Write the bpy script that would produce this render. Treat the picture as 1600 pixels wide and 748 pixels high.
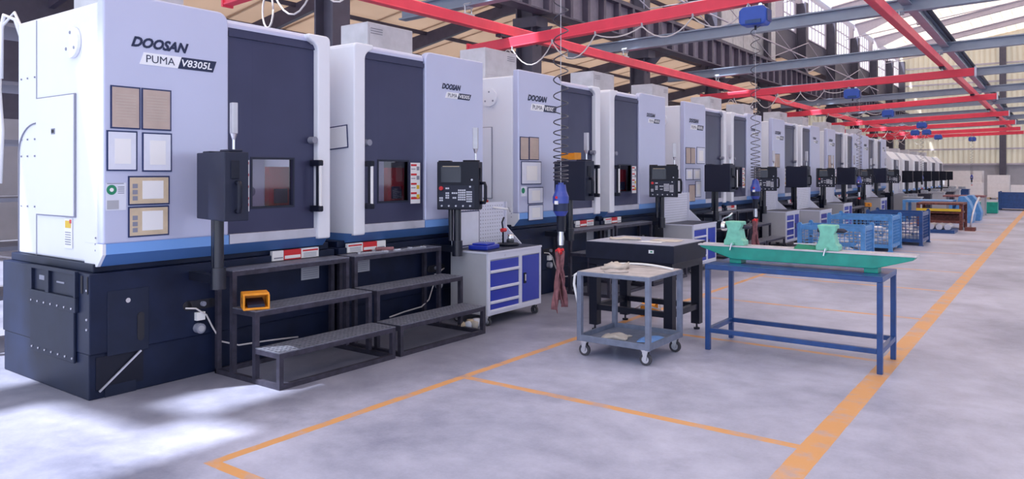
import bpy, bmesh, math, random
from math import radians as R, sin, cos, pi, sqrt
from mathutils import Vector, Matrix
random.seed(7)
for o in list(bpy.data.objects): bpy.data.objects.remove(o)
SC = bpy.context.scene
COL = SC.collection

# ------------------------------------------------------------------ camera, light, exposure
cam_d = bpy.data.cameras.new('camera'); cam = bpy.data.objects.new('camera', cam_d); COL.objects.link(cam)
cam.location = (0, 0, 1.8); cam.rotation_euler = (R(90), 0, R(36.16))
cam_d.sensor_width = 36; cam_d.lens = 1170 / 1600 * 36; cam_d.shift_y = -104 / 1600
cam_d.clip_start = .05; cam_d.clip_end = 400
SC.camera = cam
SC.view_settings.view_transform = 'Standard'; SC.view_settings.look = 'None'
SC.view_settings.exposure = 0.72; SC.view_settings.gamma = 1; SC.view_settings.use_curve_mapping = False
w = bpy.data.worlds.new('sky'); SC.world = w; w.use_nodes = True
bg = w.node_tree.nodes['Background']; bg.inputs[0].default_value = (.78, .86, 1, 1); bg.inputs[1].default_value = 1.0
sd = bpy.data.lights.new('sun', 'SUN'); sd.energy = 7; sd.angle = R(1.2); sd.color = (.90, .94, 1)
sun = bpy.data.objects.new('sun', sd); COL.objects.link(sun)
SUN = Vector((.30, .50, -1)).normalized()          # the way the sunlight travels
sun.rotation_euler = SUN.to_track_quat('-Z', 'Y').to_euler()

# ------------------------------------------------------------------ materials
MT = {}
def mat(name, col, rough=.5, metal=0, noise=0, nscale=8, bump=0, trans=0, emit=0, coat=0, alpha=1, spec=.5):
    m = bpy.data.materials.new(name); m.use_nodes = True; nt = m.node_tree; N = nt.nodes; b = N['Principled BSDF']
    b.inputs['Base Color'].default_value = (*col, 1); b.inputs['Roughness'].default_value = rough
    b.inputs['Metallic'].default_value = metal; b.inputs['Specular IOR Level'].default_value = spec
    if coat: b.inputs['Coat Weight'].default_value = coat; b.inputs['Coat Roughness'].default_value = .12
    if trans: b.inputs['Transmission Weight'].default_value = trans
    if alpha < 1: b.inputs['Alpha'].default_value = alpha
    if emit: b.inputs['Emission Color'].default_value = (*col, 1); b.inputs['Emission Strength'].default_value = emit
    if noise or bump:
        tc = N.new('ShaderNodeTexCoord'); n = N.new('ShaderNodeTexNoise'); n.inputs['Scale'].default_value = nscale
        n.inputs['Detail'].default_value = 5; nt.links.new(tc.outputs['Object'], n.inputs['Vector'])
        if noise:
            r = N.new('ShaderNodeMapRange'); r.inputs[1].default_value = .3; r.inputs[2].default_value = .7
            r.inputs[3].default_value = 1 - noise; r.inputs[4].default_value = 1 + noise
            nt.links.new(n.outputs['Fac'], r.inputs[0])
            mx = N.new('ShaderNodeVectorMath'); mx.operation = 'SCALE'; mx.inputs[0].default_value = col
            nt.links.new(r.outputs[0], mx.inputs['Scale']); nt.links.new(mx.outputs[0], b.inputs['Base Color'])
        if bump:
            bp = N.new('ShaderNodeBump'); bp.inputs['Strength'].default_value = bump; bp.inputs['Distance'].default_value = .01
            nt.links.new(n.outputs['Fac'], bp.inputs['Height']); nt.links.new(bp.outputs[0], b.inputs['Normal'])
    MT[name] = m; return m
mat('white', (.55, .58, .79), .34, .25, noise=.015, nscale=2)  # machine fronts; the weaker light on them is put into this darker tone
mat('side', (.79, .81, .90), .45, noise=.015, nscale=2)  # same paint as 'white', lightened for the light falling on the machine sides
mat('seam', (.25, .26, .34), .6)
mat('door', (.052, .056, .118), .32, .3, noise=.06, nscale=3, spec=.35)
mat('base', (.007, .013, .042), .45, noise=.25, nscale=4, spec=.3)
mat('base2', (.012, .018, .045), .5, noise=.15, nscale=6, spec=.3)
mat('blue1', (.17, .36, .78), .4)
mat('blue2', (.07, .17, .42), .4)
mat('silver', (.62, .62, .72), .32, .6, noise=.08, nscale=5)
mat('chrome', (.75, .76, .8), .18, .95)
mat('black', (.008, .010, .024), .42, spec=.3)
mat('black2', (.016, .02, .045), .45, spec=.35)
mat('post', (.010, .012, .024), .3, coat=.3)
mat('screen', (.03, .035, .06), .12)
mat('key', (.62, .64, .74), .5)
mat('red', (.62, .02, .03), .4)
mat('redbeam', (.84, .06, .11), .42, noise=.07, nscale=3)
mat('navy', (.01, .02, .07), .5)
mat('plaque', (.86, .88, .95), .4)
mat('frameblue', (.015, .03, .12), .5)
mat('paper', (.72, .75, .88), .6, noise=.03, nscale=9)
mat('beige', (.50, .40, .36), .7, noise=.07, nscale=9)
mat('tan', (.62, .50, .36), .7, noise=.1, nscale=9)
mat('green', (.02, .25, .13), .5)
mat('wlabel', (.85, .85, .88), .5)
mat('yellow', (.75, .5, .03), .5)
mat('steel', (.045, .042, .068), .5, .3, noise=.3, nscale=14)
mat('grate', (.20, .21, .27), .45, .5, noise=.2, nscale=20)
mat('orange', (.80, .30, .015), .5, noise=.08, nscale=20)
mat('cabgrey', (.43, .44, .50), .5, noise=.03)
mat('cabwhite', (.66, .68, .82), .42)
mat('drawer', (.012, .035, .42), .38, coat=.2)
mat('tabblue', (.012, .06, .23), .38, noise=.2, nscale=9, coat=.2)
mat('crateblue', (.09, .28, .62), .42, noise=.15, nscale=12)
mat('teal', (.0, .30, .235), .42, noise=.15, nscale=7, coat=.2)
mat('tealtop', (.19, .56, .43), .45, noise=.12, nscale=20)
mat('waytop', (.62, .58, .62), .4, .3, noise=.1, nscale=12)
mat('cart', (.20, .23, .32), .42, .4, noise=.15, nscale=12)
mat('carttop', (.50, .46, .47), .5, .15, noise=.2, nscale=9)
mat('granite', (.42, .43, .53), .28, noise=.1, nscale=40)
mat('apron', (.010, .013, .032), .55, noise=.2, spec=.3)
mat('rubber', (.05, .05, .065), .7)
mat('hoist', (.035, .10, .50), .38, noise=.05)
mat('gunblue', (.03, .06, .36), .35, coat=.4)
mat('strap', (.26, .11, .13), .8, noise=.35, nscale=18)
mat('cable', (.66, .62, .64), .5)
mat('coil', (.06, .06, .085), .4)
mat('coilw', (.55, .55, .6), .4)
mat('cloth', (.55, .50, .46), .9, noise=.08, nscale=10)
mat('beam', (.27, .32, .42), .45, .2, noise=.06, nscale=3)
mat('girder', (.085, .075, .12), .55, noise=.15, nscale=4)
mat('stiff', (.22, .20, .27), .55, noise=.1)
mat('column', (.085, .08, .12), .55, noise=.12, nscale=4)
mat('rafter', (.50, .46, .56), .6, noise=.05)
mat('tin', (.52, .52, .58), .35, .35, noise=.12, nscale=5)
mat('grille', (.20, .20, .25), .5, .4)
mat('lamp', (.9, .92, 1), .5, emit=7)
mat('fill_lamp', (.9, .93, 1), .5, emit=4)  # unseen glowing strip added to brighten the machine interiors
mat('rust', (.16, .05, .045), .7, noise=.5, nscale=15)
mat('wrap', (.86, .83, .86), .4, noise=.05, nscale=6, bump=.5)
mat('parts', (.45, .46, .52), .3, .7, noise=.25, nscale=20)
mat('dark', (.02, .02, .03), .7)
mat('skin_w', (.75, .74, .8), .5)
mat('wall_low', (.42, .42, .48), .7, noise=.06, nscale=2)
mat('winlit', (.80, .86, 1.0), .2, trans=.85)
def glassmat():
    m = bpy.data.materials.new('pane'); m.use_nodes = True; nt = m.node_tree; N = nt.nodes
    for n in list(N): N.remove(n)
    o = N.new('ShaderNodeOutputMaterial'); mix = N.new('ShaderNodeMixShader'); t = N.new('ShaderNodeBsdfTransparent'); g = N.new('ShaderNodeBsdfGlossy')
    t.inputs[0].default_value = (.72, .7, .78, 1); g.inputs[1].default_value = .05; mix.inputs[0].default_value = .07
    nt.links.new(t.outputs[0], mix.inputs[1]); nt.links.new(g.outputs[0], mix.inputs[2]); nt.links.new(mix.outputs[0], o.inputs[0])
    MT['pane'] = m
glassmat()
def sheetmat(name, col, tcol, f):                    # daylight comes through the thin roof sheets
    m = bpy.data.materials.new(name); m.use_nodes = True; nt = m.node_tree; N = nt.nodes
    for n in list(N): N.remove(n)
    o = N.new('ShaderNodeOutputMaterial'); mix = N.new('ShaderNodeMixShader'); d = N.new('ShaderNodeBsdfDiffuse'); t = N.new('ShaderNodeBsdfTranslucent')
    tc = N.new('ShaderNodeTexCoord'); n = N.new('ShaderNodeTexNoise'); n.inputs['Scale'].default_value = .6
    mr = N.new('ShaderNodeMapRange'); mr.inputs[3].default_value = .82; mr.inputs[4].default_value = 1.1
    vm = N.new('ShaderNodeVectorMath'); vm.operation = 'SCALE'; vm.inputs[0].default_value = tcol
    nt.links.new(tc.outputs['Object'], n.inputs['Vector']); nt.links.new(n.outputs[0], mr.inputs[0]); nt.links.new(mr.outputs[0], vm.inputs['Scale'])
    d.inputs[0].default_value = (*col, 1); nt.links.new(vm.outputs[0], t.inputs[0]); mix.inputs[0].default_value = f
    nt.links.new(d.outputs[0], mix.inputs[1]); nt.links.new(t.outputs[0], mix.inputs[2]); nt.links.new(mix.outputs[0], o.inputs[0])
    MT[name] = m
sheetmat('roofsheet', (.80, .74, .70), (1, .90, .80), .58)
sheetmat('baysheet', (.60, .47, .38), (.80, .66, .55), .4)
sheetmat('wallsheet', (.74, .70, .62), (.96, .90, .80), .55)
sheetmat('litpanel', (.9, .9, .95), (1, 1, 1), .9)

def M(nt, op, a, b=None, c=None):
    n = nt.nodes.new('ShaderNodeMath'); n.operation = op
    for i, v in enumerate((a, b, c)):
        if v is None: continue
        if isinstance(v, (int, float)): n.inputs[i].default_value = v
        else: nt.links.new(v, n.inputs[i])
    return n.outputs[0]
def floormat():
    m = bpy.data.materials.new('concrete'); m.use_nodes = True; nt = m.node_tree; N = nt.nodes; L = nt.links; b = N['Principled BSDF']
    tc = N.new('ShaderNodeTexCoord'); sx = N.new('ShaderNodeSeparateXYZ'); L.new(tc.outputs['Object'], sx.inputs[0])
    X, Y = sx.outputs[0], sx.outputs[1]
    def noise(s, d=6, r=.6, dist=0):
        n = N.new('ShaderNodeTexNoise'); n.inputs['Scale'].default_value = s; n.inputs['Detail'].default_value = d
        n.inputs['Roughness'].default_value = r; n.inputs['Distortion'].default_value = dist; L.new(tc.outputs['Object'], n.inputs['Vector']); return n.outputs['Fac']
    n1, n2, n3 = noise(.55, 7, .62, .4), noise(4, 8, .65), noise(45, 3)
    cr = N.new('ShaderNodeValToRGB'); e = cr.color_ramp.elements
    e[0].position = .31; e[0].color = (.18, .19, .29, 1); e[1].position = .68; e[1].color = (.56, .57, .74, 1)
    s = M(nt, 'ADD', M(nt, 'MULTIPLY', n1, .62), M(nt, 'ADD', M(nt, 'MULTIPLY', n2, .30), M(nt, 'MULTIPLY', n3, .08))); L.new(s, cr.inputs[0])
    wob = M(nt, 'MULTIPLY', M(nt, 'SUBTRACT', n2, .5), .02)
    def band(v, c, h): return M(nt, 'LESS_THAN', M(nt, 'ABSOLUTE', M(nt, 'SUBTRACT', M(nt, 'ADD', v, wob), c)), h)
    # long lines beside the machines and beside the aisle
    m1 = M(nt, 'MULTIPLY', band(X, -4.25, .042), M(nt, 'GREATER_THAN', Y, 2.62))
    m2 = band(X, -1.30, .085)
    mm = M(nt, 'MAXIMUM', m1, m2)
    inx = M(nt, 'MULTIPLY', M(nt, 'GREATER_THAN', X, -4.28), M(nt, 'LESS_THAN', X, -1.25))
    cross = None
    for c in (2.66, 5.09, 7.86, 10.42, 13.1, 15.7, 19.3, 23.0, 27.0, 31, 35.5, 40, 45):
        k = band(Y, c, .042); cross = k if cross is None else M(nt, 'MAXIMUM', cross, k)
    mm = M(nt, 'MAXIMUM', mm, M(nt, 'MULTIPLY', cross, inx))
    wear = N.new('ShaderNodeMapRange'); wear.inputs[1].default_value = .36; wear.inputs[2].default_value = .50
    wear.inputs[3].default_value = .45; wear.inputs[4].default_value = .95; L.new(n2, wear.inputs[0])
    mm = M(nt, 'MULTIPLY', mm, wear.outputs[0])
    mx = N.new('ShaderNodeMix'); mx.data_type = 'RGBA'; L.new(mm, mx.inputs[0]); L.new(cr.outputs[0], mx.inputs[6]); mx.inputs[7].default_value = (.70, .34, .11, 1)
    # the floor colour is darker in a strip in front of the machines
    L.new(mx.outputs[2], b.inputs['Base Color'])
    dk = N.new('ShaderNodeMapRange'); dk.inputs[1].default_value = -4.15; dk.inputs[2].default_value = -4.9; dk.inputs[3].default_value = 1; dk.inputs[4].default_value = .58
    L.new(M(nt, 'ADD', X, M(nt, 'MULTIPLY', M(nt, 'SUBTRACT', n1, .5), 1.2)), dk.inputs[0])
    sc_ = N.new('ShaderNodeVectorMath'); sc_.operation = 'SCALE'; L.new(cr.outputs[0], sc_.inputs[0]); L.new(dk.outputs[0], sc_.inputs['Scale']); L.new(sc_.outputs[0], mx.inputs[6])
    rr = N.new('ShaderNodeMapRange'); rr.inputs[3].default_value = .30; rr.inputs[4].default_value = .55; L.new(n2, rr.inputs[0]); L.new(rr.outputs[0], b.inputs['Roughness'])
    bp = N.new('ShaderNodeBump'); bp.inputs['Strength'].default_value = .12; bp.inputs['Distance'].default_value = .01; L.new(n2, bp.inputs['Height']); L.new(bp.outputs[0], b.inputs['Normal'])
    MT['concrete'] = m
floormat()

# ------------------------------------------------------------------ mesh helpers
class MB:
    def __init__(s): s.v = []; s.f = []; s.mi = []; s.sm = []; s.mats = []; s.T = None; s.cur = None
    def m(s, name):
        if name not in s.mats: s.mats.append(name)
        s.cur = s.mats.index(name); return s
    def add(s, vs, fs, smooth=False):
        o = len(s.v)
        for p in vs:
            p = Vector(p)
            if s.T is not None: p = s.T @ p
            s.v.append(p)
        for f in fs: s.f.append([o + i for i in f]); s.mi.append(s.cur or 0); s.sm.append(smooth)
        return s
    def box(s, x0, x1, y0, y1, z0, z1, m=None):
        if m: s.m(m)
        e = .00022 * (len(s.f) // 6 % 6)
        x0, x1 = min(x0, x1) - e, max(x0, x1) + e; y0, y1 = min(y0, y1) - e, max(y0, y1) + e; z0, z1 = min(z0, z1), max(z0, z1) + e
        vs = [(x, y, z) for z in (z0, z1) for x, y in ((x0, y0), (x1, y0), (x1, y1), (x0, y1))]
        return s.add(vs, [(3, 2, 1, 0), (4, 5, 6, 7), (0, 1, 5, 4), (1, 2, 6, 5), (2, 3, 7, 6), (3, 0, 4, 7)])
    def bar(s, a, b, w, h=None, m=None, up=(0, 0, 1)):
        if m: s.m(m)
        h = h or w; e = .0004 * (len(s.f) // 6 % 6); h += e; w += e; a, b = Vector(a), Vector(b); d = (b - a).normalized(); up = Vector(up)
        if abs(d.dot(up)) > .98: up = Vector((0, 1, 0))
        r = d.cross(up).normalized(); u = r.cross(d)
        vs = [p + r * i * w / 2 + u * j * h / 2 for p in (a, b) for i, j in ((-1, -1), (1, -1), (1, 1), (-1, 1))]
        return s.add(vs, [(3, 2, 1, 0), (4, 5, 6, 7), (0, 1, 5, 4), (1, 2, 6, 5), (2, 3, 7, 6), (3, 0, 4, 7)])
    def cyl(s, a, b, r, n=14, m=None, r2=None, cap=True):
        if m: s.m(m)
        r2 = r if r2 is None else r2; a, b = Vector(a), Vector(b); d = (b - a).normalized()
        up = Vector((0, 0, 1)) if abs(d.z) < .95 else Vector((0, 1, 0)); x = d.cross(up).normalized(); y = x.cross(d)
        vs = [p + (x * cos(2 * pi * i / n) + y * sin(2 * pi * i / n)) * q for p, q in ((a, r), (b, r2)) for i in range(n)]
        s.add(vs, [(i, (i + 1) % n, n + (i + 1) % n, n + i)[::-1] for i in range(n)], True)
        if cap: s.add(vs[:n], [list(range(n))]); s.add(vs[n:], [list(range(n))[::-1]])
        return s
    def tube(s, pts, r, n=6, m=None):
        if m: s.m(m)
        pts = [Vector(p) for p in pts]; vs = []; x = None
        for i, p in enumerate(pts):
            d = (pts[min(i + 1, len(pts) - 1)] - pts[max(i - 1, 0)]).normalized()
            if x is None: x = d.cross(Vector((0, 0, 1)) if abs(d.z) < .9 else Vector((0, 1, 0))).normalized()
            x = (x - d * x.dot(d)).normalized(); y = d.cross(x)
            vs += [p + (x * cos(2 * pi * k / n) + y * sin(2 * pi * k / n)) * r for k in range(n)]
        fs = [(i * n + k, i * n + (k + 1) % n, (i + 1) * n + (k + 1) % n, (i + 1) * n + k) for i in range(len(pts) - 1) for k in range(n)]
        fs += [tuple(range(n))[::-1], tuple((len(pts) - 1) * n + k for k in range(n))]
        return s.add(vs, fs, True)
    def prism(s, poly, axis, a, b, m=None):          # poly in the two other axes, in x,y,z order
        if m: s.m(m)
        def P(u, v, t): return {'x': (t, u, v), 'y': (u, t, v), 'z': (u, v, t)}[axis]
        n = len(poly); vs = [P(u, v, a) for u, v in poly] + [P(u, v, b) for u, v in poly]
        return s.add(vs, [tuple(range(n))[::-1], tuple(range(n, 2 * n))] + [(i, (i + 1) % n, n + (i + 1) % n, n + i) for i in range(n)])
    def lathe(s, prof, c=(0, 0, 0), n=16, m=None):
        if m: s.m(m)
        vs = [(c[0] + r * cos(2 * pi * i / n), c[1] + r * sin(2 * pi * i / n), c[2] + z) for r, z in prof for i in range(n)]
        fs = [(j * n + i, j * n + (i + 1) % n, (j + 1) * n + (i + 1) % n, (j + 1) * n + i) for j in range(len(prof) - 1) for i in range(n)]
        fs += [tuple(range(n))[::-1], tuple((len(prof) - 1) * n + i for i in range(n))]
        return s.add(vs, fs, True)
    def build(s, name, parent=None, loc=(0, 0, 0), rz=0, bevel=0, seg=2):
        me = bpy.data.meshes.new(name); me.from_pydata([tuple(p) for p in s.v], [], s.f)
        for k in s.mats: me.materials.append(MT[k])
        me.polygons.foreach_set('material_index', s.mi); me.polygons.foreach_set('use_smooth', s.sm)
        bm = bmesh.new(); bm.from_mesh(me); bmesh.ops.recalc_face_normals(bm, faces=bm.faces); bm.to_mesh(me); bm.free()
        me.update(); o = bpy.data.objects.new(name, me); COL.objects.link(o); o.parent = parent; o.location = loc; o.rotation_euler = (0, 0, rz)
        if bevel:
            md = o.modifiers.new('bevel', 'BEVEL'); md.width = bevel; md.segments = seg; md.limit_method = 'ANGLE'; md.angle_limit = R(40); md.harden_normals = False
        return o
def tag(o, label, cat, group=None):
    o['label'] = label; o['category'] = cat
    if group: o['group'] = group
    return o
def struct(o): o['kind'] = 'structure'; return o
def thing(name, label, cat, loc=(0, 0, 0), rz=0, group=None):
    o = bpy.data.objects.new(name, None); COL.objects.link(o); o.location = loc; o.rotation_euler = (0, 0, rz); o.empty_display_size = .1
    return tag(o, label, cat, group)
KIDS = {}
def copy_tree(o, loc=None, rz=None, label=None, group=None, scale=None):
    src = [x for x in bpy.data.objects if x.parent == o]
    c = o.copy(); COL.objects.link(c)
    if loc is not None: c.location = loc
    if rz is not None: c.rotation_euler = (0, 0, rz)
    if scale is not None: c.scale = scale
    if label: c['label'] = label
    if group: c['group'] = group
    for ch in src:
        d = copy_tree(ch); d.parent = c
    return c
def text(body, parent, name, m, width, height, Mx, bold=0, shear=0, depth=.003):
    cu = bpy.data.curves.new(name, 'FONT'); cu.body = body; cu.size = 1; cu.offset = bold; cu.shear = shear; cu.extrude = 0; cu.resolution_u = 3
    t = bpy.data.objects.new('tmp', cu); COL.objects.link(t); bpy.context.view_layer.update()
    me = bpy.data.meshes.new_from_object(t.evaluated_get(bpy.context.evaluated_depsgraph_get())); bpy.data.objects.remove(t)
    xs = [v.co.x for v in me.vertices]; ys = [v.co.y for v in me.vertices]
    x0, x1, y0, y1 = min(xs), max(xs), min(ys), max(ys)
    for v in me.vertices:
        p = Vector(((v.co.x - x0) / (x1 - x0) * width, (v.co.y - y0) / (y1 - y0) * height, 0)); v.co = Mx @ p
    me.materials.clear(); me.materials.append(MT[m])
    o = bpy.data.objects.new(name, me); COL.objects.link(o); o.parent = parent; return o
def faceX(x, y, z): return Matrix(((0, 0, 1, x), (1, 0, 0, y), (0, 1, 0, z), (0, 0, 0, 1)))       # reads along +Y, faces +X
def faceNY(x, y, z): return Matrix(((1, 0, 0, x), (0, 0, -1, y), (0, 1, 0, z), (0, 0, 0, 1)))     # reads along +X, faces -Y
def arc(cx, cy, r, a0, a1, n=6): return [(cx + r * cos(R(a0 + (a1 - a0) * i / n)), cy + r * sin(R(a0 + (a1 - a0) * i / n))) for i in range(n + 1)]

# ------------------------------------------------------------------ large structure
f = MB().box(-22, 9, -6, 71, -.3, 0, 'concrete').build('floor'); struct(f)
ROWS = [9.0, 15.2, 21.3, 27.4, 33.5, 39.6, 45.7, 51.8, 57.9, 64.0]
EX, EZ, SL = -10.6, 11.45, .18                      # eave of the main hall and its slope
def roofz(x): return EZ + (x - EX) * SL if x < 5 else EZ + (5 - EX) * SL - (x - 5) * SL
# main roof, corrugated translucent sheets with added, unseen sun openings near the front
b = MB()
def roofrect(y0, y1, x0, x1):
    n = int((x1 - x0) / .6)
    for i in range(n):
        a = x0 + (x1 - x0) * i / n; c = x0 + (x1 - x0) * (i + 1) / n
        b.prism([(a, roofz(a)), (c, roofz(c)), (c, roofz(c) + .03), (a, roofz(a) + .03)], 'y', y0, y1, 'roofsheet')
# added openings, placed to throw sun on the floor and the first machine's side
HOLES = [(-9.9, -8.2, -4.5, -3.25), (-9.25, -8.6, -2.9, -1.5), (-8.6, -8.1, -3.1, -2.75)]
roofrect(-1.2, 70.3, EX, 9); roofrect(-6, -1.2, -6.4, 9)
for i in range(24):
    for j in range(24):
        a, c = EX + i * .175, -6 + j * .2
        if any(h[0] < a + .09 < h[1] and h[2] < c + .1 < h[3] for h in HOLES): continue
        e_ = a + .175; b.prism([(a, roofz(a)), (e_, roofz(e_)), (e_, roofz(e_) + .03), (a, roofz(a) + .03)], 'y', c, c + .2, 'roofsheet')
struct(b.build('ceiling'))
for i, y in enumerate(ROWS + [2.8]):
    q = MB()
    q.prism([(EX, roofz(EX) - .12), (5, roofz(5) - .12), (5, roofz(5) - .17), (EX, roofz(EX) - .17)], 'y', y - .12, y + .12, 'rafter')
    q.prism([(EX, roofz(EX) - .12), (5, roofz(5) - .12), (5, roofz(5) - .48), (-8.6, roofz(-8.6) - .5), (EX, roofz(EX) - 1.0)], 'y', y - .02, y + .02, 'rafter')
    q.prism([(-8.6, roofz(-8.6) - .5), (5, roofz(5) - .48), (5, roofz(5) - .53), (-8.6, roofz(-8.6) - .55)], 'y', y - .12, y + .12, 'rafter')
    struct(q.build('roof_rafter'))
# columns between the hall and the low bay
for y in ROWS:
    q = MB(); top = EZ - 1
    q.box(-10.85, -10.81, y - .2, y + .2, 0, top, 'column'); q.box(-10.39, -10.35, y - .2, y + .2, 0, top, 'column'); q.box(-10.81, -10.39, y - .02, y + .02, 0, top, 'column')
    q.box(-10.9, -10.2, y - .25, y + .25, 5.35, 5.6, 'column')
    q.prism([(-10.35, 4.9), (-10.35, 5.35), (-9.9, 5.35)], 'y', y - .03, y + .03)
    struct(q.build('steel_column'))
# crane girders with stiffeners, one per span
ys = [2.9] + ROWS + [70]
for i in range(len(ys) - 1):
    a, c = ys[i] + .02, ys[i + 1] - .02; q = MB(); X = -10.1
    q.box(X - .2, X + .2, a, c, 5.66, 5.70, 'girder'); q.box(X - .2, X + .2, a, c, 6.54, 6.58, 'girder'); q.box(X - .02, X + .02, a, c, 5.70, 6.54, 'stiff')
    n = 7
    for k in range(n + 1):
        yy = a + .05 + (c - a - .1) * k / n; q.box(X + .02, X + .19, yy - .06, yy + .06, 5.7, 6.54, 'girder')
    q.box(X - .04, X + .04, a, c, 6.58, 6.72, 'girder')
    struct(q.build('crane_girder'))
# wall above the girder: clerestory windows and cladding
q = MB(); X = EX - .25
q.box(X - .05, X, 33.8, 70, 7.4, 8.9, 'column'); q.box(X - .05, X, 33.8, 70, 11.15, 11.5, 'rafter')
for y in (36.5, 39.6, 45.7, 51.8, 57.9, 64.0): q.box(X - .05, X + .02, y - .65, y + .65, 8.9, 11.15, 'rafter')
struct(q.build('wall_left'))
for i, (a, c) in enumerate([(33.8, 35.85), (37.15, 38.95), (40.25, 45.05), (46.35, 51.15), (52.45, 57.25), (58.55, 63.35), (64.65, 70)]):
    q = MB(); q.box(X - .03, X - .01, a, c, 8.9, 11.15, 'litpanel'); wn = struct(q.build('window_%d' % (i + 1)))
    q = MB()
    for z in (8.92, 9.65, 10.4, 11.12): q.box(X, X + .06, a, c, z - .03, z + .03, 'rafter')
    n = max(3, int((c - a) / .62))
    for k in range(n + 1):
        yy = a + (c - a) * k / n; q.box(X, X + .06, yy - .025, yy + .025, 8.92, 11.12, 'rafter')
    q.build('window_frame', wn)
q = MB()
for k in range(12):
    a = 27.75 + k * .62; q.box(-10.66, -10.62 + .012 * (k % 2), a, a + .61, 6.8, 10.2, 'tin')
q.box(-10.7, -10.6, 27.7, 35.3, 6.72, 6.84, 'column'); q.box(-10.7, -10.6, 27.7, 35.3, 10.1, 10.2, 'column'); struct(q.build('wall_cladding'))
# right wall with two bands of window openings
q = MB()
q.box(9, 9.15, -6, 70, 0, 1.3, 'wall_low'); q.box(9, 9.15, -6, 70, 4.6, 7.2); q.box(9, 9.15, -6, 70, 9.5, 13.4)
for k in range(13): q.box(8.9, 9.2, -6.2 + k * 6.1, -5.8 + k * 6.1, 0, 13.4)
struct(q.build('wall_right'))
# end wall, ribbed sheets over a plain grey dado
q = MB()
k = 0; x = -22
while x < 9:
    q.box(x, x + .26, 70, 70.06, 2.5, 14.9, 'wallsheet'); q.box(x + .26, x + .36, 69.92, 70.06, 2.5, 14.9, 'wallsheet'); x += .36
q.box(-22, 9, 70, 70.1, 0, 2.5, 'wall_low')
struct(q.build('wall_back'))
for x in (-10.6, -3.55, 3.2):
    q = MB(); q.box(x - .22, x + .22, 69.5, 69.9, 0, min(roofz(x) - .4, 13), 'column'); struct(q.build('wall_column'))
q = MB()
for z in (2.5, 3.7, 4.9, 6.2, 7.6, 9.0, 10.4): q.box(-10.4, 9, 69.75, 69.88, z - .06, z + .06, 'rafter')
struct(q.build('wall_girt'))
# low bay behind the machines
q = MB()
def bayz(x): return 8.6 + (x + 11) * .16
for i in range(30):
    y0 = 3 + i * 2.25
    q.prism([(-22, bayz(-22)), (-10.9, bayz(-10.9)), (-10.9, bayz(-10.9) + .03), (-22, bayz(-22) + .03)], 'y', y0, y0 + 2.2, 'baysheet')
    q.prism([(-22, bayz(-22) + .03), (-10.9, bayz(-10.9) + .03), (-10.9, bayz(-10.9) + .07), (-22, bayz(-22) + .07)], 'y', y0 + 2.15, y0 + 2.3)
struct(q.build('ceiling_low_bay'))
for y in ROWS + [2.9]:
    q = MB(); q.prism([(-22, bayz(-22) - .05), (-10.9, bayz(-10.9) - .05), (-10.9, bayz(-10.9) - .75), (-16, bayz(-16) - .45), (-22, bayz(-22) - .6)], 'y', y - .08, y + .08, 'girder')
    struct(q.build('bay_rafter'))
for x in (-12.4, -14.2, -16, -17.8, -19.6):
    q = MB().box(x - .04, x + .04, 3, 70, bayz(x) - .16, bayz(x) - .02, 'rafter' if x in (-14.2, -17.8) else 'girder'); struct(q.build('bay_purlin'))
q = MB(); q.box(-22.1, -22, 2, 70, 0, 3.2, 'wall_low'); q.box(-22.1, -22, 2, 70, 4.9, 6.9, 'column'); q.box(-22.1, -22, 2, 13, 3.2, 4.9, 'column')
struct(q.build('wall_far_left'))
q = MB().box(-22.06, -22.03, 13, 70, 3.3, 4.9, 'litpanel'); struct(q.build('window_8'))
# grey tie beams across the hall
for y in (5.0, 11.4, 18, 24.7, 31.3, 38, 44.7, 51.3, 58, 64.6):
    q = MB()
    def zz(x): return 5.02 + (x + 10.9) * .028
    for (u, v, h) in ((0, .03, .11), (.03, .25, .012), (.25, .28, .11)):
        q.prism([(-11.2, zz(-11.2) + u), (5, zz(5) + u), (5, zz(5) + v), (-11.2, zz(-11.2) + v)], 'y', y - h, y + h, 'beam')
    struct(q.build('tie_beam'))
# wind bracing rods between the columns
for i in range(2, 9):
    q = MB(); a, c = ROWS[i - 1], ROWS[i]
    q.cyl((-10.3, a, 6.9), (-10.3, c, 8.4), .02, 6, 'rafter'); q.cyl((-10.3, a, 8.4), (-10.3, c, 6.9), .02, 6); q.cyl((-10.3, a, 7.6), (-10.3, c, 7.6), .03, 6)
    struct(q.build('wind_brace'))
for y in (35, 47, 59):
    q = MB(); q.cyl((-10.2, y, 9.6), (4, y + 5.6, 12.6), .03, 6, 'rafter'); q.cyl((-6.6, y + 1.42, 10.36), (-6.2, y + 1.58, 10.45), .11, 8); struct(q.build('roof_tie_rod'))

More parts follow.
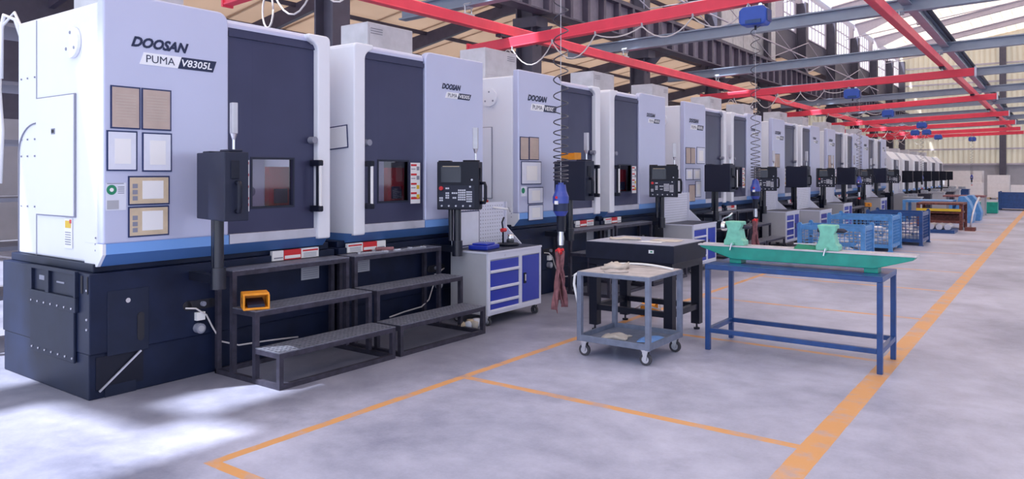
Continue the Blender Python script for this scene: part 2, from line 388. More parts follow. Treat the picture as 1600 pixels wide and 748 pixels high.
# ------------------------------------------------------------------ machines
W = 2.26
def machine(even, label):
    t = thing('vertical_lathe', label, 'machine', group='vertical lathes standing in one long row')
    Yv = (lambda a: W - a) if even else (lambda a: a)
    def bx(q, x0, x1, a, c, z0, z1, m=None): q.box(x0, x1, Yv(a), Yv(c), z0, z1, m)
    # base
    q = MB(); bx(q, -1.72, -.08, -.07, W + .13, .0, .36, 'base'); bx(q, -1.74, -.06, -.075, W + .13, .36, 1.0, 'base'); bx(q, -1.7, -.12, -.02, W + .1, 1.0, 1.07)
    base = q.build('base', t, bevel=.008); 
    q = MB(); bx(q, -.06, -.054, .06, .40, .33, .85, 'base2'); q.build('access_hatch', base, bevel=.003)
    q = MB(); q.cyl((-.054, Yv(.22), .76), (-.042, Yv(.22), .76), .02, 12, 'chrome')
    q.build('hatch_lock', base)
    q = MB(); bx(q, -.054, -.047, .30, .356, .44, .62, 'dark'); q.cyl((-.054, Yv(.328), .62), (-.047, Yv(.328), .62), .028); q.cyl((-.054, Yv(.328), .44), (-.047, Yv(.328), .44), .028); q.build('hatch_slot', base)
    q = MB(); bx(q, -.06, -.05, .74, .98, .595, .675, 'dark'); q.cyl((-.06, Yv(.74), .635), (-.05, Yv(.74), .635), .04); q.cyl((-.06, Yv(.98), .635), (-.05, Yv(.98), .635), .04)
    q.build('coolant_slot', base)
    q = MB(); q.cyl((-.06, Yv(.88), .64), (-.02, Yv(.88), .64), .022, 12, 'seam'); q.build('coolant_fitting', base)
    q = MB(); q.cyl((-.06, Yv(.84), .43), (-.0, Yv(.84), .43), .044, 18, 'seam'); q.cyl((0, Yv(.84), .43), (.006, Yv(.84), .43), .028, 18, 'cabgrey'); q.build('pressure_gauge', base)
    q = MB(); bx(q, -.06, -.02, .81, .89, .5, .57, 'wlabel'); q.build('junction_box', base)
    q = MB().tube([(-.05, Yv(.72), .62), (-.02, Yv(.80), .61), (-.02, Yv(.90), .54), (-.02, Yv(.96), .42), (-.01, Yv(1.04), .28), (.02, Yv(1.2), .22), (.04, Yv(1.5), .21), (.1, Yv(1.8), .2)], .008, 6, 'cable'); q.build('hose', base)
    # label plates under the sill
    q = MB()
    g = .11 if not even else .22
    for a, c, m in ((1.50, 1.63, 'wlabel'), (1.635, 1.84, 'red'), (1.845, 2.06, 'wlabel')): bx(q, -.08, -.045, a + g, c + g, .945, 1.04, m)
    bx(q, -.045, -.043, 1.645 + g, 1.83 + g, .955, .985, 'wlabel'); bx(q, -.045, -.043, 1.86 + g, 2.05 + g, 1.01, 1.025, 'red'); bx(q, -.045, -.043, 1.52 + g, 1.62 + g, .965, .975, 'seam')
    for k in range(4): bx(q, -.045, -.043, 1.87 + g, 2.03 + g, .955 + k * .012, .959 + k * .012, 'seam')
    q.build('warning_plate', t)
    q = MB(); bx(q, -.06, -.05, 1.96, 2.18, .72, .86, 'cabgrey')
    for k in range(5): bx(q, -.05, -.049, 1.98, 2.16, .74 + k * .022, .745 + k * .022, 'seam')
    q.build('rating_plate', base)
    # side of the base: bolted covers and the open foot corner
    if not even:
        y = -.075; q = MB()
        q.box(-1.1, -.28, y - .022, y, .27, .74, 'base2'); q.box(-1.1, -.24, y - .03, y, .68, .80); q.build('side_cover', base, bevel=.006)
        q = MB(); q.box(-1.08, -.24, y - .006, y, .80, 1.0, 'base2')
        for a, c in ((-1.08, -1.05), (-.78, -.72), (-.27, -.24)): q.box(a, c, y - .03, y, .8, 1.0)
        q.box(-1.08, -.24, y - .03, y, .985, 1.01); q.box(-.2, -.17, y - .006, y, .84, .98, 'dark'); q.box(-.1, -.08, y - .006, y, .84, .98)
        q.box(-.95, -.85, y - .009, y, .89, .93, 'seam'); q.box(-.62, -.48, y - .009, y, .89, .905); q.build('cable_tray', base, bevel=.004)
        q = MB()
        for k in range(7):
            q.cyl((-1.05 + k * .125, y - .036, .71), (-1.05 + k * .125, y - .028, .71), .009, 6, 'silver'); q.cyl((-1.05 + k * .125, y - .03, .31), (-1.05 + k * .125, y - .02, .31), .009, 6)
        for z in (.56, .64, .87): q.cyl((-.1, y - .008, z), (-.1, y, z), .01, 6)
        q.build('bolt', base)['kind'] = 'stuff'
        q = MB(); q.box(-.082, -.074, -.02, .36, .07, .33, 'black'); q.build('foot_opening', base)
        q = MB(); q.bar((-.06, .0, .06), (-.05, .33, .33), .014, .014, 'silver'); q.build('brace_rod', base)
        q = MB(); q.box(-.14, -.072, .05, .3, .0, .09, 'base2'); q.build('leveling_block', base)
    # body
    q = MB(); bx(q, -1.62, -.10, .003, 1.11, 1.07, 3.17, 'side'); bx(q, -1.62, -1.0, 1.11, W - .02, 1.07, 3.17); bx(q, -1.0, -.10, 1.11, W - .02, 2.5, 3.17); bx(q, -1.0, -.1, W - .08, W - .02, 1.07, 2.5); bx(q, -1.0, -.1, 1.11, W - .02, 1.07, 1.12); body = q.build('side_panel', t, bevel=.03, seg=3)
    if not even:
        y = 0; q = MB()
        q.box(-1.19, -.46, y - .012, y + .01, 1.43, 2.46, 'seam'); q.box(-1.18, -.47, y - .02, y, 1.44, 2.45, 'side'); q.box(-.87, -.80, y - .024, y, 2.13, 2.18, 'seam'); q.box(-.86, -.81, y - .026, y, 2.14, 2.17, 'dark')
        q.build('side_door', body, bevel=.004)
        q = MB(); q.cyl((-.5, -.03, 2.88), (-.5, 0, 2.88), .13, 24, 'side'); q.cyl((-.5, -.034, 2.96), (-.5, -.028, 2.96), .014, 8, 'seam'); q.cyl((-.43, -.034, 2.83), (-.43, -.028, 2.83), .014, 8); q.cyl((-.57, -.034, 2.83), (-.57, -.028, 2.83), .014, 8); q.build('round_cover', body)
        q = MB(); pts = [(-1.58, -.004, 1.08)] + [(-1.58 + .36 - .36 * cos(R(a)), -.004, 1.98 + .26 * sin(R(a))) for a in range(0, 91, 10)]
        q.tube(pts, .006, 5, 'seam'); q.box(-1.215, -1.21, -.003, 0, 1.07, 3.15, 'seam')
        for z in (1.5, 1.95, 2.1, 2.65):
            for x in (-1.25, -1.4, -1.53): q.cyl((x, -.006, z), (x, 0, z), .009, 6)
        q.build('panel_seam', body)
        q = MB(); q.box(-.66, -.52, -.006, .0, 1.17, 1.42, 'wlabel'); q.box(-.64, -.54, -.008, 0, 1.34, 1.40, 'yellow'); q.box(-.56, -.53, -.009, 0, 1.38, 1.41, 'red')
        for k in range(6): q.box(-.64, -.54, -.008, 0, 1.2 + k * .02, 1.206 + k * .02, 'seam')
        q.build('warning_label', body)
        q = MB()
        for k in range(3): q.cyl((-.12, -.005, 1.18 + k * .05), (-.12, 0, 1.18 + k * .05), .008, 6, 'seam')
        q.build('side_screw', body)
    # front panel with rounded upper corner
    r = .1; z1 = 3.25
    poly = [(0, 1.23), (1.11, 1.23)] + arc(1.11 - r, z1 - r, r, 0, 90) + arc(.02, z1 - .02, .02, 90, 180, 3)
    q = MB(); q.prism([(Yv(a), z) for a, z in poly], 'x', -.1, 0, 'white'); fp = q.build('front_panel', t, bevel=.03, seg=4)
    q = MB(); bx(q, -.3, .0005, 0, 1.11, 1.15, 1.235, 'blue1'); q.build('light_blue_stripe', t)
    q = MB(); q.prism([(.0, 1.15), (-.09, 1.05), (-.4, 1.05), (-.4, 1.15)], 'y', Yv(0.02), Yv(W), 'blue2'); q.build('dark_blue_skirt', t)
    q = MB(); q.prism([(.001, 1.235), (.001, 1.15), (-.09, 1.05), (-.3, 1.05), (-.3, 1.235)], 'y', Yv(-.004), Yv(.022), 'side'); q.build('corner_trim', t)
    # logo
    yl = .22 if not even else W - .82; sc = 1.0
    zl = 2.83
    if not even: yD, wD, yP, wP, wN, num = .22, .50, .31, .31, .33, 'V8305L'
    else: yD, wD, yP, wP, wN, num = 1.44, .36, 1.52, .21, .24, 'V8305'
    text('DOOSAN', t, 'brand_lettering', 'navy', wD, .088 if not even else .072, faceX(.004, yD, zl), bold=.045, shear=.35)
    z0, z1_ = (2.695, 2.795) if not even else (2.725, 2.8); sh = .035
    q = MB(); q.prism([(yP - .02, z0), (yP + wP, z0), (yP + wP + sh, z1_), (yP - .02 + sh, z1_)], 'x', -.002, .004, 'plaque')
    q.prism([(yP + wP, z0), (yP + wP + wN, z0), (yP + wP + wN + sh, z1_), (yP + wP + sh, z1_)], 'x', -.002, .004, 'navy'); q.build('name_plate', t)
    hh = (z1_ - z0) * .62
    text('PUMA', t, 'model_lettering', 'navy', wP * .80, hh, faceX(.006, yP + .035, z0 + (z1_ - z0) * .2), bold=.0)
    text(num, t, 'number_lettering', 'plaque', wN * .86, hh, faceX(.006, yP + wP + .035, z0 + (z1_ - z0) * .2), bold=.02, shear=.2)
    # door
    d0, d1 = 1.12, 2.12; wa, wb, wz0, wz1 = 1.38, 1.84, 1.48, 1.93; X0, X1 = -.09, -.035
    q = MB(); q.m('door'); dz = 3.13
    bx(q, X0, X1, d0, wa, 1.24, dz); bx(q, X0, X1, wb, d1, 1.24, dz); bx(q, X0, X1, wa, wb, 1.24, wz0); bx(q, X0, X1, wa, wb, wz1, dz)
    dr = q.build('sliding_door', t)
    q = MB(); bx(q, X0, X1 + .004, wa - .02, wa, wz0 - .02, wz1 + .02, 'black2'); bx(q, X0, X1 + .004, wb, wb + .02, wz0 - .02, wz1 + .02); bx(q, X0, X1 + .004, wa - .02, wb + .02, wz0 - .02, wz0); bx(q, X0, X1 + .004, wa - .02, wb + .02, wz1, wz1 + .02); q.build('window_gasket', dr)
    q = MB(); bx(q, -.06, -.055, wa, wb, wz0, wz1, 'pane'); q.build('window_glass', dr)
    q = MB(); bx(q, -.95, -.12, d0, d0 + .02, 1.2, 2.4, 'dark'); bx(q, -.95, -.9, d0, d1, 1.2, 2.4, 'dark'); bx(q, -.5, -.2, d0 + .1, d1 - .1, 2.30, 2.34, 'fill_lamp'); fl = (lambda a: wa + wb - a) if even else (lambda a: a); bx(q, -.26, -.2, fl(wb - .16), fl(wb + .14), 1.3, 1.86, 'red'); bx(q, -.32, -.22, fl(wa - .06), fl(wb - .2), 1.3, 2.0, 'skin_w'); bx(q, -.2, -.17, fl(wb - .1), fl(wb + .04), 1.5, 1.64, 'door')
    q.cyl((-.4, Yv(fl(wa + .06)), 1.4), (-.4, Yv(fl(wa + .06)), 1.9), .1, 16, 'skin_w'); q.cyl((-.22, Yv(fl(wa + .1)), 1.62), (-.2, Yv(fl(wa + .1)), 1.62), .05, 14, 'seam')
    q.build('machine_interior', t)
    q = MB(); bx(q, -.3, .0, d0, d1 + .01, 1.15, 1.24, 'silver'); q.build('door_sill', t, bevel=.004)
    q = MB(); q.prism([(-.4, 3.13), (-.03, 3.13)] + arc(-.09, 3.15, .06, 0, 90, 5) + [(-.4, 3.21)], 'y', Yv(d0), Yv(d1 + .02), 'white'); q.build('door_top_highlight', t)  # white strip standing in for the highlight on the rounded door top
    q = MB(); bx(q, X1, X1 + .02, d0 + .0, d1, 3.05, 3.10, 'door'); q.build('door_rail', dr)
    # end frame
    r = .14; a0, a1 = 2.1, W
    poly = [(a0, 1.13), (a1, 1.13)] + arc(a1 - .05, 3.2 - .05, .05, 0, 90, 3) + [(a0 - .12, 3.2), (a0 - .12, 3.16)] + arc(a0 - .1, 3.03, .1, 80, 0, 5)
    q = MB(); q.prism([(Yv(a), z) for a, z in poly], 'x', -.4, .035, 'side'); q.build('door_post', t, bevel=.018, seg=3)
    # handle
    q = MB(); 
    for z in (1.44, 1.90):
        q = MB(); bx(q, -.03, .12, 2.04, 2.10, z - .03, z + .03, 'black'); q.build('handle_bracket', dr, bevel=.012)
    q = MB(); bx(q, .09, .115, 2.055, 2.085, 1.45, 1.89, 'wlabel'); bx(q, .055, .09, 2.05, 2.09, 1.45, 1.89, 'black'); q.build('handle_bar', dr, bevel=.01)
    q = MB(); q.cyl((-.03, Yv(2.05), 2.13), (.05, Yv(2.05), 2.13), .035, 14, 'seam'); q.build('door_bumper', dr)
    # safety label strip
    la, lb = (1.17, 1.33) if even else (1.225, 1.345)
    q = MB(); bx(q, X1, X1 + .003, la, lb, 1.44, 1.92, 'wlabel')
    for k in range(4):
        z = 1.88 - k * .11; bx(q, X1, X1 + .004, la + .06, lb - .005, z, z + .022, 'red'); bx(q, X1, X1 + .004, la + .015, la + .06, z - .05, z - .005, ('seam', 'seam', 'yellow', 'yellow')[k])
        bx(q, X1, X1 + .004, la + .08, lb - .01, z - .04, z - .03, 'seam')
    bx(q, X1, X1 + .004, la + .005, lb - .005, 1.49, 1.515, 'red'); q.build('safety_label', dr)
    # cabinet on the roof
    q = MB(); a, c = (.39, 1.2)
    q.box(-1.4, -.9, Yv(a), Yv(c), 3.17, 3.70, 'tin'); q.build('top_cabinet', t, bevel=.008)
    q = MB(); q.box(-.9, -.895, Yv(a + .03), Yv(c - .03), 3.3, 3.66, 'tin')
    for k in range(3): q.box(-.895, -.892, Yv(c - .25), Yv(c - .05), 3.56 + k * .03, 3.568 + k * .03, 'grille')
    q.build('cabinet_cover', t)
    # control pendant on a swing post
    if not even: px, py, rz, pw, pdp, bz0, bz1 = .44, .76, R(-11), .60, .20, 1.41, 1.97
    else: px, py, rz, pw, pdp, bz0, bz1 = .39, 1.32, R(26), .50, .20, 1.37, 1.93
    T = Matrix.Translation((px, py, 0)) @ Matrix.Rotation(rz, 4, 'Z')
    def pend(): q = MB(); q.T = T; return q
    q = pend(); q.box(-pw / 2, pw / 2, -pdp / 2, pdp / 2, bz0, bz1, 'black2' if not even else 'black')
    q.box(-pw / 2, -pw / 2 + .15, -.05, .05, bz1, bz1 + .015); q.box(pw / 2 - .2, pw / 2 - .02, -.06, .06, bz1, bz1 + .02)
    cb = q.build('control_box', t, bevel=.012)
    q = pend(); q.cyl((-pw / 2 + .22, 0, .95), (-pw / 2 + .22, 0, bz0), .045, 16, 'post'); q.cyl((-pw / 2 + .14, .0, 1.0), (-pw / 2 + .14, .0, bz0), .03, 12); q.cyl((-pw / 2 + .22, 0, .82), (-pw / 2 + .22, 0, 1.0), .062, 16)
    q.T = None
    c = T @ Vector((-pw / 2 + .22, 0, 0)); q.bar((c.x, c.y, .9), (-.1, c.y + (.02), .9), .07, .07, 'post'); q.build('swing_post', cb)
    fs = 1 if not even else -1        # face looks to +y on the odd, to -y on the even machines
    q = pend(); y = fs * pdp / 2
    if even: q.box(-pw / 2 + .05, -pw / 2 + .29, y - .006, y, 1.69, 1.88, 'screen'); q.box(-pw / 2 + .07, -pw / 2 + .27, y - .008, y, 1.872, 1.88, 'tan')
    else: q.box(-.2, .1, y, y + .006, 1.7, 1.92, 'screen')
    q.build('screen', cb)
    if even:
        q = pend(); q.cyl((-pw / 2 + .055, y - .03, 1.62), (-pw / 2 + .055, y, 1.62), .024, 14, 'red'); q.build('emergency_button', cb)
        q = pend(); q.box(-pw / 2 + .02, -pw / 2 + .45, y - .002, y, 1.395, 1.655, 'black2'); q.m('key')
        rnd = random.Random(3)
        for (u0, nu, nv, v0) in ((.03, 2, 2, 1.47), (.105, 2, 3, 1.50), (.18, 3, 1, 1.555), (.19, 2, 1, 1.50), (.255, 4, 5, 1.48), (.355, 3, 5, 1.46), (.105, 2, 1, 1.61), (.39, 1, 1, 1.63)):
            for i in range(nu):
                for j in range(nv): q.box(-pw / 2 + u0 + i * .0235, -pw / 2 + u0 + i * .0235 + .018, y - .006, y, v0 + j * .027, v0 + j * .027 + .018)
        for i in range(5): q.cyl((-pw / 2 + .06 + i * .085, y - .015, 1.415), (-pw / 2 + .06 + i * .085, y, 1.415), .011, 8)
        q.cyl((-pw / 2 + .42, y - .012, 1.72), (-pw / 2 + .42, y, 1.72), .012, 8)
        q.build('keypad', cb)
    q = pend(); x = pw / 2; q.box(x, x + .012, -.05, .02, bz1 - .22, bz1 - .07, 'black'); q.build('side_switch', cb, bevel=.006)
    q = pend(); q.tube([(x, .0, bz0 + .08), (x + .05, 0, bz0 + .08), (x + .06, 0, bz0 + .12), (x + .06, 0, bz0 + .27), (x + .05, 0, bz0 + .31), (x, 0, bz0 + .31)], .02, 8, 'black'); q.build('handle', cb)
    q = pend(); x = pw / 2 - .06; q.cyl((x, 0, bz1), (x, 0, bz1 + .12), .012, 8, 'chrome'); q.cyl((x, 0, bz1 + .1), (x, 0, bz1 + .15), .014, 8, r2=.03); q.box(x - .03, x + .03, -.022, .022, bz1 + .15, bz1 + .40, 'tin'); q.build('signal_lamp', cb, bevel=.006)
    return t
ODD = [2.87, 8.5, 14.25, 19.98, 25.75, 31.2]
XM = -6.1
ordw = ['nearest the camera', 'in the second pair from the left', 'in the third pair from the left', 'in the fourth pair', 'in the fifth pair', 'in the sixth, farthest pair']
lab_o = ['largest vertical lathe at the left edge with six papers on its front', 'vertical lathe behind the hanging torque wrench, to the right of the first blue drawer cabinet',
         'vertical lathe with many pinned sheets beside the second blue drawer cabinet', 'left machine of the fourth pair of pale vertical lathes, one sheet pinned up',
         'left machine of the fifth pair of pale vertical lathes, one tall sheet pinned up', 'left machine of the sixth and farthest pair of tall vertical lathes']
lab_e = ['vertical lathe left of the first blue drawer cabinet, one tilted sheet on its side', 'vertical lathe behind the black surface plate, with its control screen showing',
         'right machine of the third pair of vertical lathes, behind the distant hanging wrench', 'right machine of the fourth pair of pale vertical lathes',
         'right machine of the fifth pair of pale vertical lathes', 'last tall vertical lathe before the lower machines with slanted tops']
m1 = machine(False, lab_o[0]); m1.location = (XM, ODD[0], 0)
m2 = machine(True, lab_e[0]); m2.location = (XM, ODD[0] + 2.58, 0)
for i in range(1, 6):
    copy_tree(m1, (XM, ODD[i], 0), label=lab_o[i]); copy_tree(m2, (XM, ODD[i] + 2.58, 0), label=lab_e[i])

# lower machines with slanted hoods farther down the row
def small_machine(label):
    t = thing('turning_center', label, 'machine', group='lower machines with slanted tops at the far end')
    q = MB(); q.box(-1.6, -.05, 0, 2.1, 0, .9, 'base'); q.build('base', t)
    q = MB(); q.prism([(-1.6, .9), (0, .9), (0, 2.45), (-.3, 2.8), (-1.6, 2.8)], 'y', 0, 2.1, 'side'); q.build('housing', t, bevel=.03)
    q = MB(); q.box(-.02, .02, .5, 1.6, 1.0, 2.4, 'door'); q.build('sliding_door', t)
    q = MB(); q.box(-.02, .015, 0, 2.1, .9, 1.0, 'blue1'); q.build('light_blue_stripe', t)
    q = MB(); q.box(.15, .6, 1.7, 1.85, 1.35, 1.9, 'black'); q.cyl((.35, 1.78, .8), (.35, 1.78, 1.35), .05, 12, 'post'); q.bar((.35, 1.78, .85), (-.1, 1.78, .85), .07, .07); q.build('control_box', t)
    q = MB(); q.box(-1.5, -.8, .4, 1.1, 2.75, 3.1, 'tin'); q.build('top_cabinet', t)
    return t
s1 = small_machine('nearest of the lower white machines with slanted tops beyond the tall lathes'); s1.location = (XM, 37.4, 0)
for y, l in ((40.4, 'second of the lower white machines with slanted tops far down the row'), (43.6, 'third of the lower white machines with slanted tops far down the row'), (46.8, 'fourth of the lower white machines with slanted tops far down the row'), (50.2, 'fifth of the lower white machines with slanted tops, before the last'), (53.6, 'farthest lower white machine with slanted top at the end of the row')):
    copy_tree(s1, (XM, y, 0), label=l)

# papers held on the machine fronts
def paper(y0, y1, z0, z1, kind, label, X=XM, group='framed sheets on the machine fronts'):
    o = MB(); bw = .012
    o.box(X + .002, X + .008, y0, y1, z0, z1, 'frameblue'); o = tag(o.build('document_frame'), label, 'document', group)
    q = MB(); q.box(X + .007, X + .0095, y0 + bw, y1 - bw, z0 + bw, z1 - bw, {'b': 'beige', 'w': 'paper', 'p': 'tan'}[kind]); xs = X + .0095
    if kind == 'w': q.box(xs, xs + .001, y0 + (y1 - y0) * .25, y1 - (y1 - y0) * .22, z0 + (z1 - z0) * .18, z1 - (z1 - z0) * .2, 'wlabel')
    if kind == 'b':
        for k in range(9): q.box(xs, xs + .0006, y0 + .04, y1 - .04, z1 - .07 - k * .024, z1 - .067 - k * .024, 'cloth')
    if kind == 'p':
        q.box(xs, xs + .001, y0 + (y1 - y0) * .33, y1 - (y1 - y0) * .16, z0 + .05, z1 - .04, 'wlabel')
        for k in range(3): q.box(xs, xs + .001, y0 + .035, y0 + .075, z0 + .04 + k * .05, z0 + .075 + k * .05, 'seam')
    q.build('paper', o)
P = [(2.925, 3.165, 2.155, 2.50, 'b', 'beige sheet, top left of the six on the largest lathe'), (3.175, 3.43, 2.155, 2.50, 'b', 'beige sheet, top right of the six on the largest lathe'),
     (2.895, 3.14, 1.815, 2.14, 'w', 'white sheet under the top left beige sheet on the largest lathe'), (3.18, 3.435, 1.81, 2.135, 'w', 'white sheet under the top right beige sheet on the largest lathe'),
     (3.065, 3.415, 1.535, 1.775, 'p', 'tan sheet with pictures, upper of two wide ones on the largest lathe'), (3.065, 3.41, 1.275, 1.525, 'p', 'tan sheet with pictures, lowest paper on the largest lathe'),
     (8.53, 8.745, 1.98, 2.31, 'b', 'narrow beige sheet, left of two above a white one, lathe behind the wrench'), (8.755, 9.0, 1.985, 2.315, 'b', 'narrow beige sheet, right of two above a white one, lathe behind the wrench'),
     (8.56, 9.06, 1.635, 1.965, 'w', 'large white sheet left of the coiled cable, on the lathe behind the wrench'), (8.72, 9.11, 1.355, 1.595, 'w', 'small white sheet beside the hanging torque wrench, upper of two'),
     (8.73, 9.11, 1.115, 1.345, 'w', 'small white sheet beside the hanging torque wrench, lower of two'),
     (14.29, 14.53, 1.985, 2.32, 'b', 'beige sheet, top left on the lathe by the second drawer cabinet'), (14.54, 14.78, 1.985, 2.32, 'b', 'beige sheet, next to the top left one on the lathe by the second cabinet'),
     (14.86, 15.3, 1.99, 2.34, 'w', 'large white sheet, top right on the lathe by the second drawer cabinet'), (14.29, 14.65, 1.655, 1.89, 'w', 'square framed sheet, left of the middle row on the third left lathe'),
     (14.67, 15.06, 1.655, 1.89, 'w', 'square framed sheet, right of the middle row on the third left lathe'), (14.45, 14.77, 1.21, 1.56, 'b', 'upright beige sheet low on the third left lathe'), (14.79, 15.09, 1.29, 1.63, 'w', 'upright white sheet low on the third left lathe'),
     (20.05, 20.6, 1.94, 2.31, 'b', 'single beige sheet on the left lathe of the fourth pair'), (25.85, 26.6, 1.77, 2.38, 'b', 'single tall sheet on the left lathe of the fifth pair')]
for p in P: paper(*p)
# certificate sticker and the tilted sheet on the second lathe's side
q = MB(); q.box(XM + .001, XM + .003, 2.89, 3.05, 1.50, 1.72, 'paper'); q.cyl((XM + .003, 2.935, 1.665), (XM + .005, 2.935, 1.665), .04, 18, 'green'); q.cyl((XM + .005, 2.935, 1.665), (XM + .006, 2.935, 1.665), .016, 12, 'wlabel')
for k in range(4): q.box(XM + .003, XM + .004, 2.985, 3.035, 1.635 + k * .016, 1.641 + k * .016, 'seam')
q.box(XM + .003, XM + .004, 2.90, 3.03, 1.712, 1.717, 'seam'); q.box(XM + .003, XM + .004, 2.90, 2.99, 1.51, 1.58, 'cabgrey')
tag(q.build('certificate_sticker'), 'small sticker with green round seal on the largest lathe', 'sticker')
q = MB(); q.box(XM + .001, XM + .003, 8.56, 8.7, 1.47, 1.61, 'paper'); q.cyl((XM + .003, 8.61, 1.55), (XM + .005, 8.61, 1.55), .04, 14, 'green')
tag(q.build('certificate_sticker'), 'small sticker with green seal on the lathe behind the torque wrench', 'sticker')
q = MB(); q.T = Matrix.Translation((-6.31, 5.44, 2.185)) @ Matrix.Rotation(R(-4), 4, 'Y'); q.box(-.15, .15, 0, .006, -.125, .125, 'frameblue')
o = tag(q.build('document_frame'), 'tilted white sheet in dark frame on the side of the second lathe', 'document', 'framed sheets on the machine fronts')
q2 = MB(); q2.T = q.T; q2.box(-.138, .138, -.002, 0, -.113, .113, 'wlabel'); q2.build('paper', o)

# ------------------------------------------------------------------ step platforms
def platform(label):
    t = thing('step_platform', label, 'steps', group='steel step platforms in front of the machines')
    w, s = 1.34, .042; zs = (.31, .62, .94); xs = (0, -.33, -.66, -.91)      # local x = 0 is the front
    q = MB(); q.m('steel')
    def rail(a, b): q.bar(a, b, s, s)
    for y in (s / 2, w - s / 2):
        for i in range(3):
            x = xs[i] - s / 2; q.box(x - s / 2, x + s / 2, y - s / 2, y + s / 2, 0, zs[i] - .03)
            q.bar((xs[i], y, zs[i] - .03), (xs[i + 1], y, zs[i] - .03), s, s)
        q.box(xs[3] - s / 2, xs[3] + s / 2, y - s / 2, y + s / 2, 0, zs[2]); q.bar((0, y, s / 2), (xs[3], y, s / 2), s, s)
    for i in range(3): q.bar((xs[i] - s / 2, 0, zs[i] - .03), (xs[i] - s / 2, w, zs[i] - .03), s, s)
    q.bar((-s / 2, 0, s / 2), (-s / 2, w, s / 2), s, s); q.bar((xs[3], 0, s / 2), (xs[3], w, s / 2), s, s); q.bar((xs[3], 0, .92), (xs[3], w, .92), s, s)
    q.build('frame', t)
    for i in range(3):
        q = MB(); q.m('grate'); a, b = xs[i] + .0, xs[i + 1]; z = zs[i]
        n = 6
        for k in range(n + 1):
            x = a - .012 + (b - a + .024) * k / n; q.box(x - .014, x + .014, 0, w, z - .008, z)
        for k in range(28):
            y = .012 + (w - .024) * k / 27; q.box(b, a, y - .011, y + .011, z - .01, z - .002)
        q.build('tread', t)
    return t
p1 = platform('nearest steel step platform, holding the orange foot pedal'); p1.location = (-5.2, 3.86, 0)
pl = ['second steel step platform from the left, with wrenches on its top step', 'steel step platform behind the hanging torque wrench', 'steel step platform behind the black surface plate table',
      'steel step platform left of the second hanging wrench', 'steel step platform behind the left teal head', 'dark step platform at the fourth pair of lathes, nearer one', 'dark step platform at the fourth pair of lathes, farther one',
      'dark step platform at the fifth pair of lathes, nearer one', 'dark step platform at the fifth pair of lathes, farther one']
for y, l in zip((5.27, 9.49, 10.92, 15.24, 16.66, 20.97, 22.4, 26.8, 28.2), pl): copy_tree(p1, (-5.2, y, 0), label=l)

# foot pedals
def pedal(label, loc, rz):
    t = thing('foot_pedal', label, 'pedal', loc, rz, 'orange foot pedals')
    q = MB(); q.m('orange'); q.box(-.1, .1, -.11, .11, 0, .02); q.box(-.1, .1, -.11, -.095, 0, .13); q.box(-.1, .1, .095, .11, 0, .13); q.box(-.1, .07, -.11, .11, .12, .14); q.box(-.1, -.085, -.11, .11, 0, .14); q.build('guard', t, bevel=.008)
    q = MB(); q.prism([(-.08, .02), (.08, .02), (.08, .045), (-.08, .08)], 'y', -.07, .07, 'black2'); q.build('treadle', t)
    text('74', t, 'number_lettering', 'navy', .07, .07, faceNY(-.03, -.112, .03), bold=.03)
    return t
pe = pedal('orange foot pedal marked 74 on the nearest step platform', (-5.66, 3.95, .62), R(-28))
copy_tree(pe, (-5.45, 9.9, .62), R(-20), 'orange foot pedal left of the black surface plate table')
copy_tree(pe, (-4.2, 8.7, .0), R(20), 'small orange foot pedal with white cord on the floor under the surface plate')
copy_tree(pe, (-5.4, 28.5, .62), R(20), 'distant orange foot pedal on a step platform far down the row')
q = MB(); q.tube([(-4.2, 8.62, .03), (-4.1, 8.5, .22), (-4.0, 8.55, .25), (-3.95, 8.5, .12), (-4.15, 8.4, .18), (-4.3, 8.5, .1), (-4.4, 8.6, .01)], .012, 6, 'cable'); tag(q.build('power_cord'), 'white looped cord above the orange pedal under the surface plate', 'cord')

q = MB().box(-.13, .13, -.07, .07, 0, .02, 'orange').box(-.13, -.12, -.07, .07, .02, .1).box(.12, .13, -.07, .07, .02, .1).box(-.13, .13, .06, .07, .02, .1).box(-.13, .13, -.07, -.06, .02, .07); tag(q.build('parts_tray', None, (-5.72, 9.28, 1.99), R(-11)), 'orange tray on top of the control box behind the coiled cable', 'tray')
# wrenches on the second platform
for k, (x, y, a, l, lb) in enumerate([(-5.98, 5.62, 75, .3, 'long silver wrench lying at the left on the second platform'), (-6.02, 5.85, 60, .24, 'silver wrench with brown grip in the middle of the second platform'), (-5.95, 6.1, 95, .2, 'short open-end wrench in the middle right of the second platform'), (-5.98, 6.3, 80, .18, 'small wrench at the right end of the second platform')]):
    q = MB(); q.box(-l / 2, l / 2, -.012, .012, 0, .012, 'chrome'); q.cyl((-l / 2, 0, 0), (-l / 2, 0, .018), .03, 10); q.box(l / 2 - .01, l / 2 + .04, -.03, -.01, 0, .016); q.box(l / 2 - .01, l / 2 + .04, .01, .03, 0, .016)
    if k == 1: q.cyl((-.1, 0, .02), (.1, 0, .02), .022, 10, 'strap')
    tag(q.build('wrench', None, (x, y, .94), R(a)), lb, 'wrench', 'wrenches on the second step platform')
q = MB()
for k in range(5): q.lathe([(.0, 0), (.05 - k * .004, .01), (.055 - k * .003, .06 + .01 * k), (.02, .09)], (0 + .05 * (k % 3), k * .05, 0), 8, ('tan', 'paper', 'cloth', 'tan', 'paper')[k])
tag(q.build('rag_bundle', None, (-5.55, 6.62, 0)), 'crumpled pale rags on the floor beside the first drawer cabinet', 'rags')

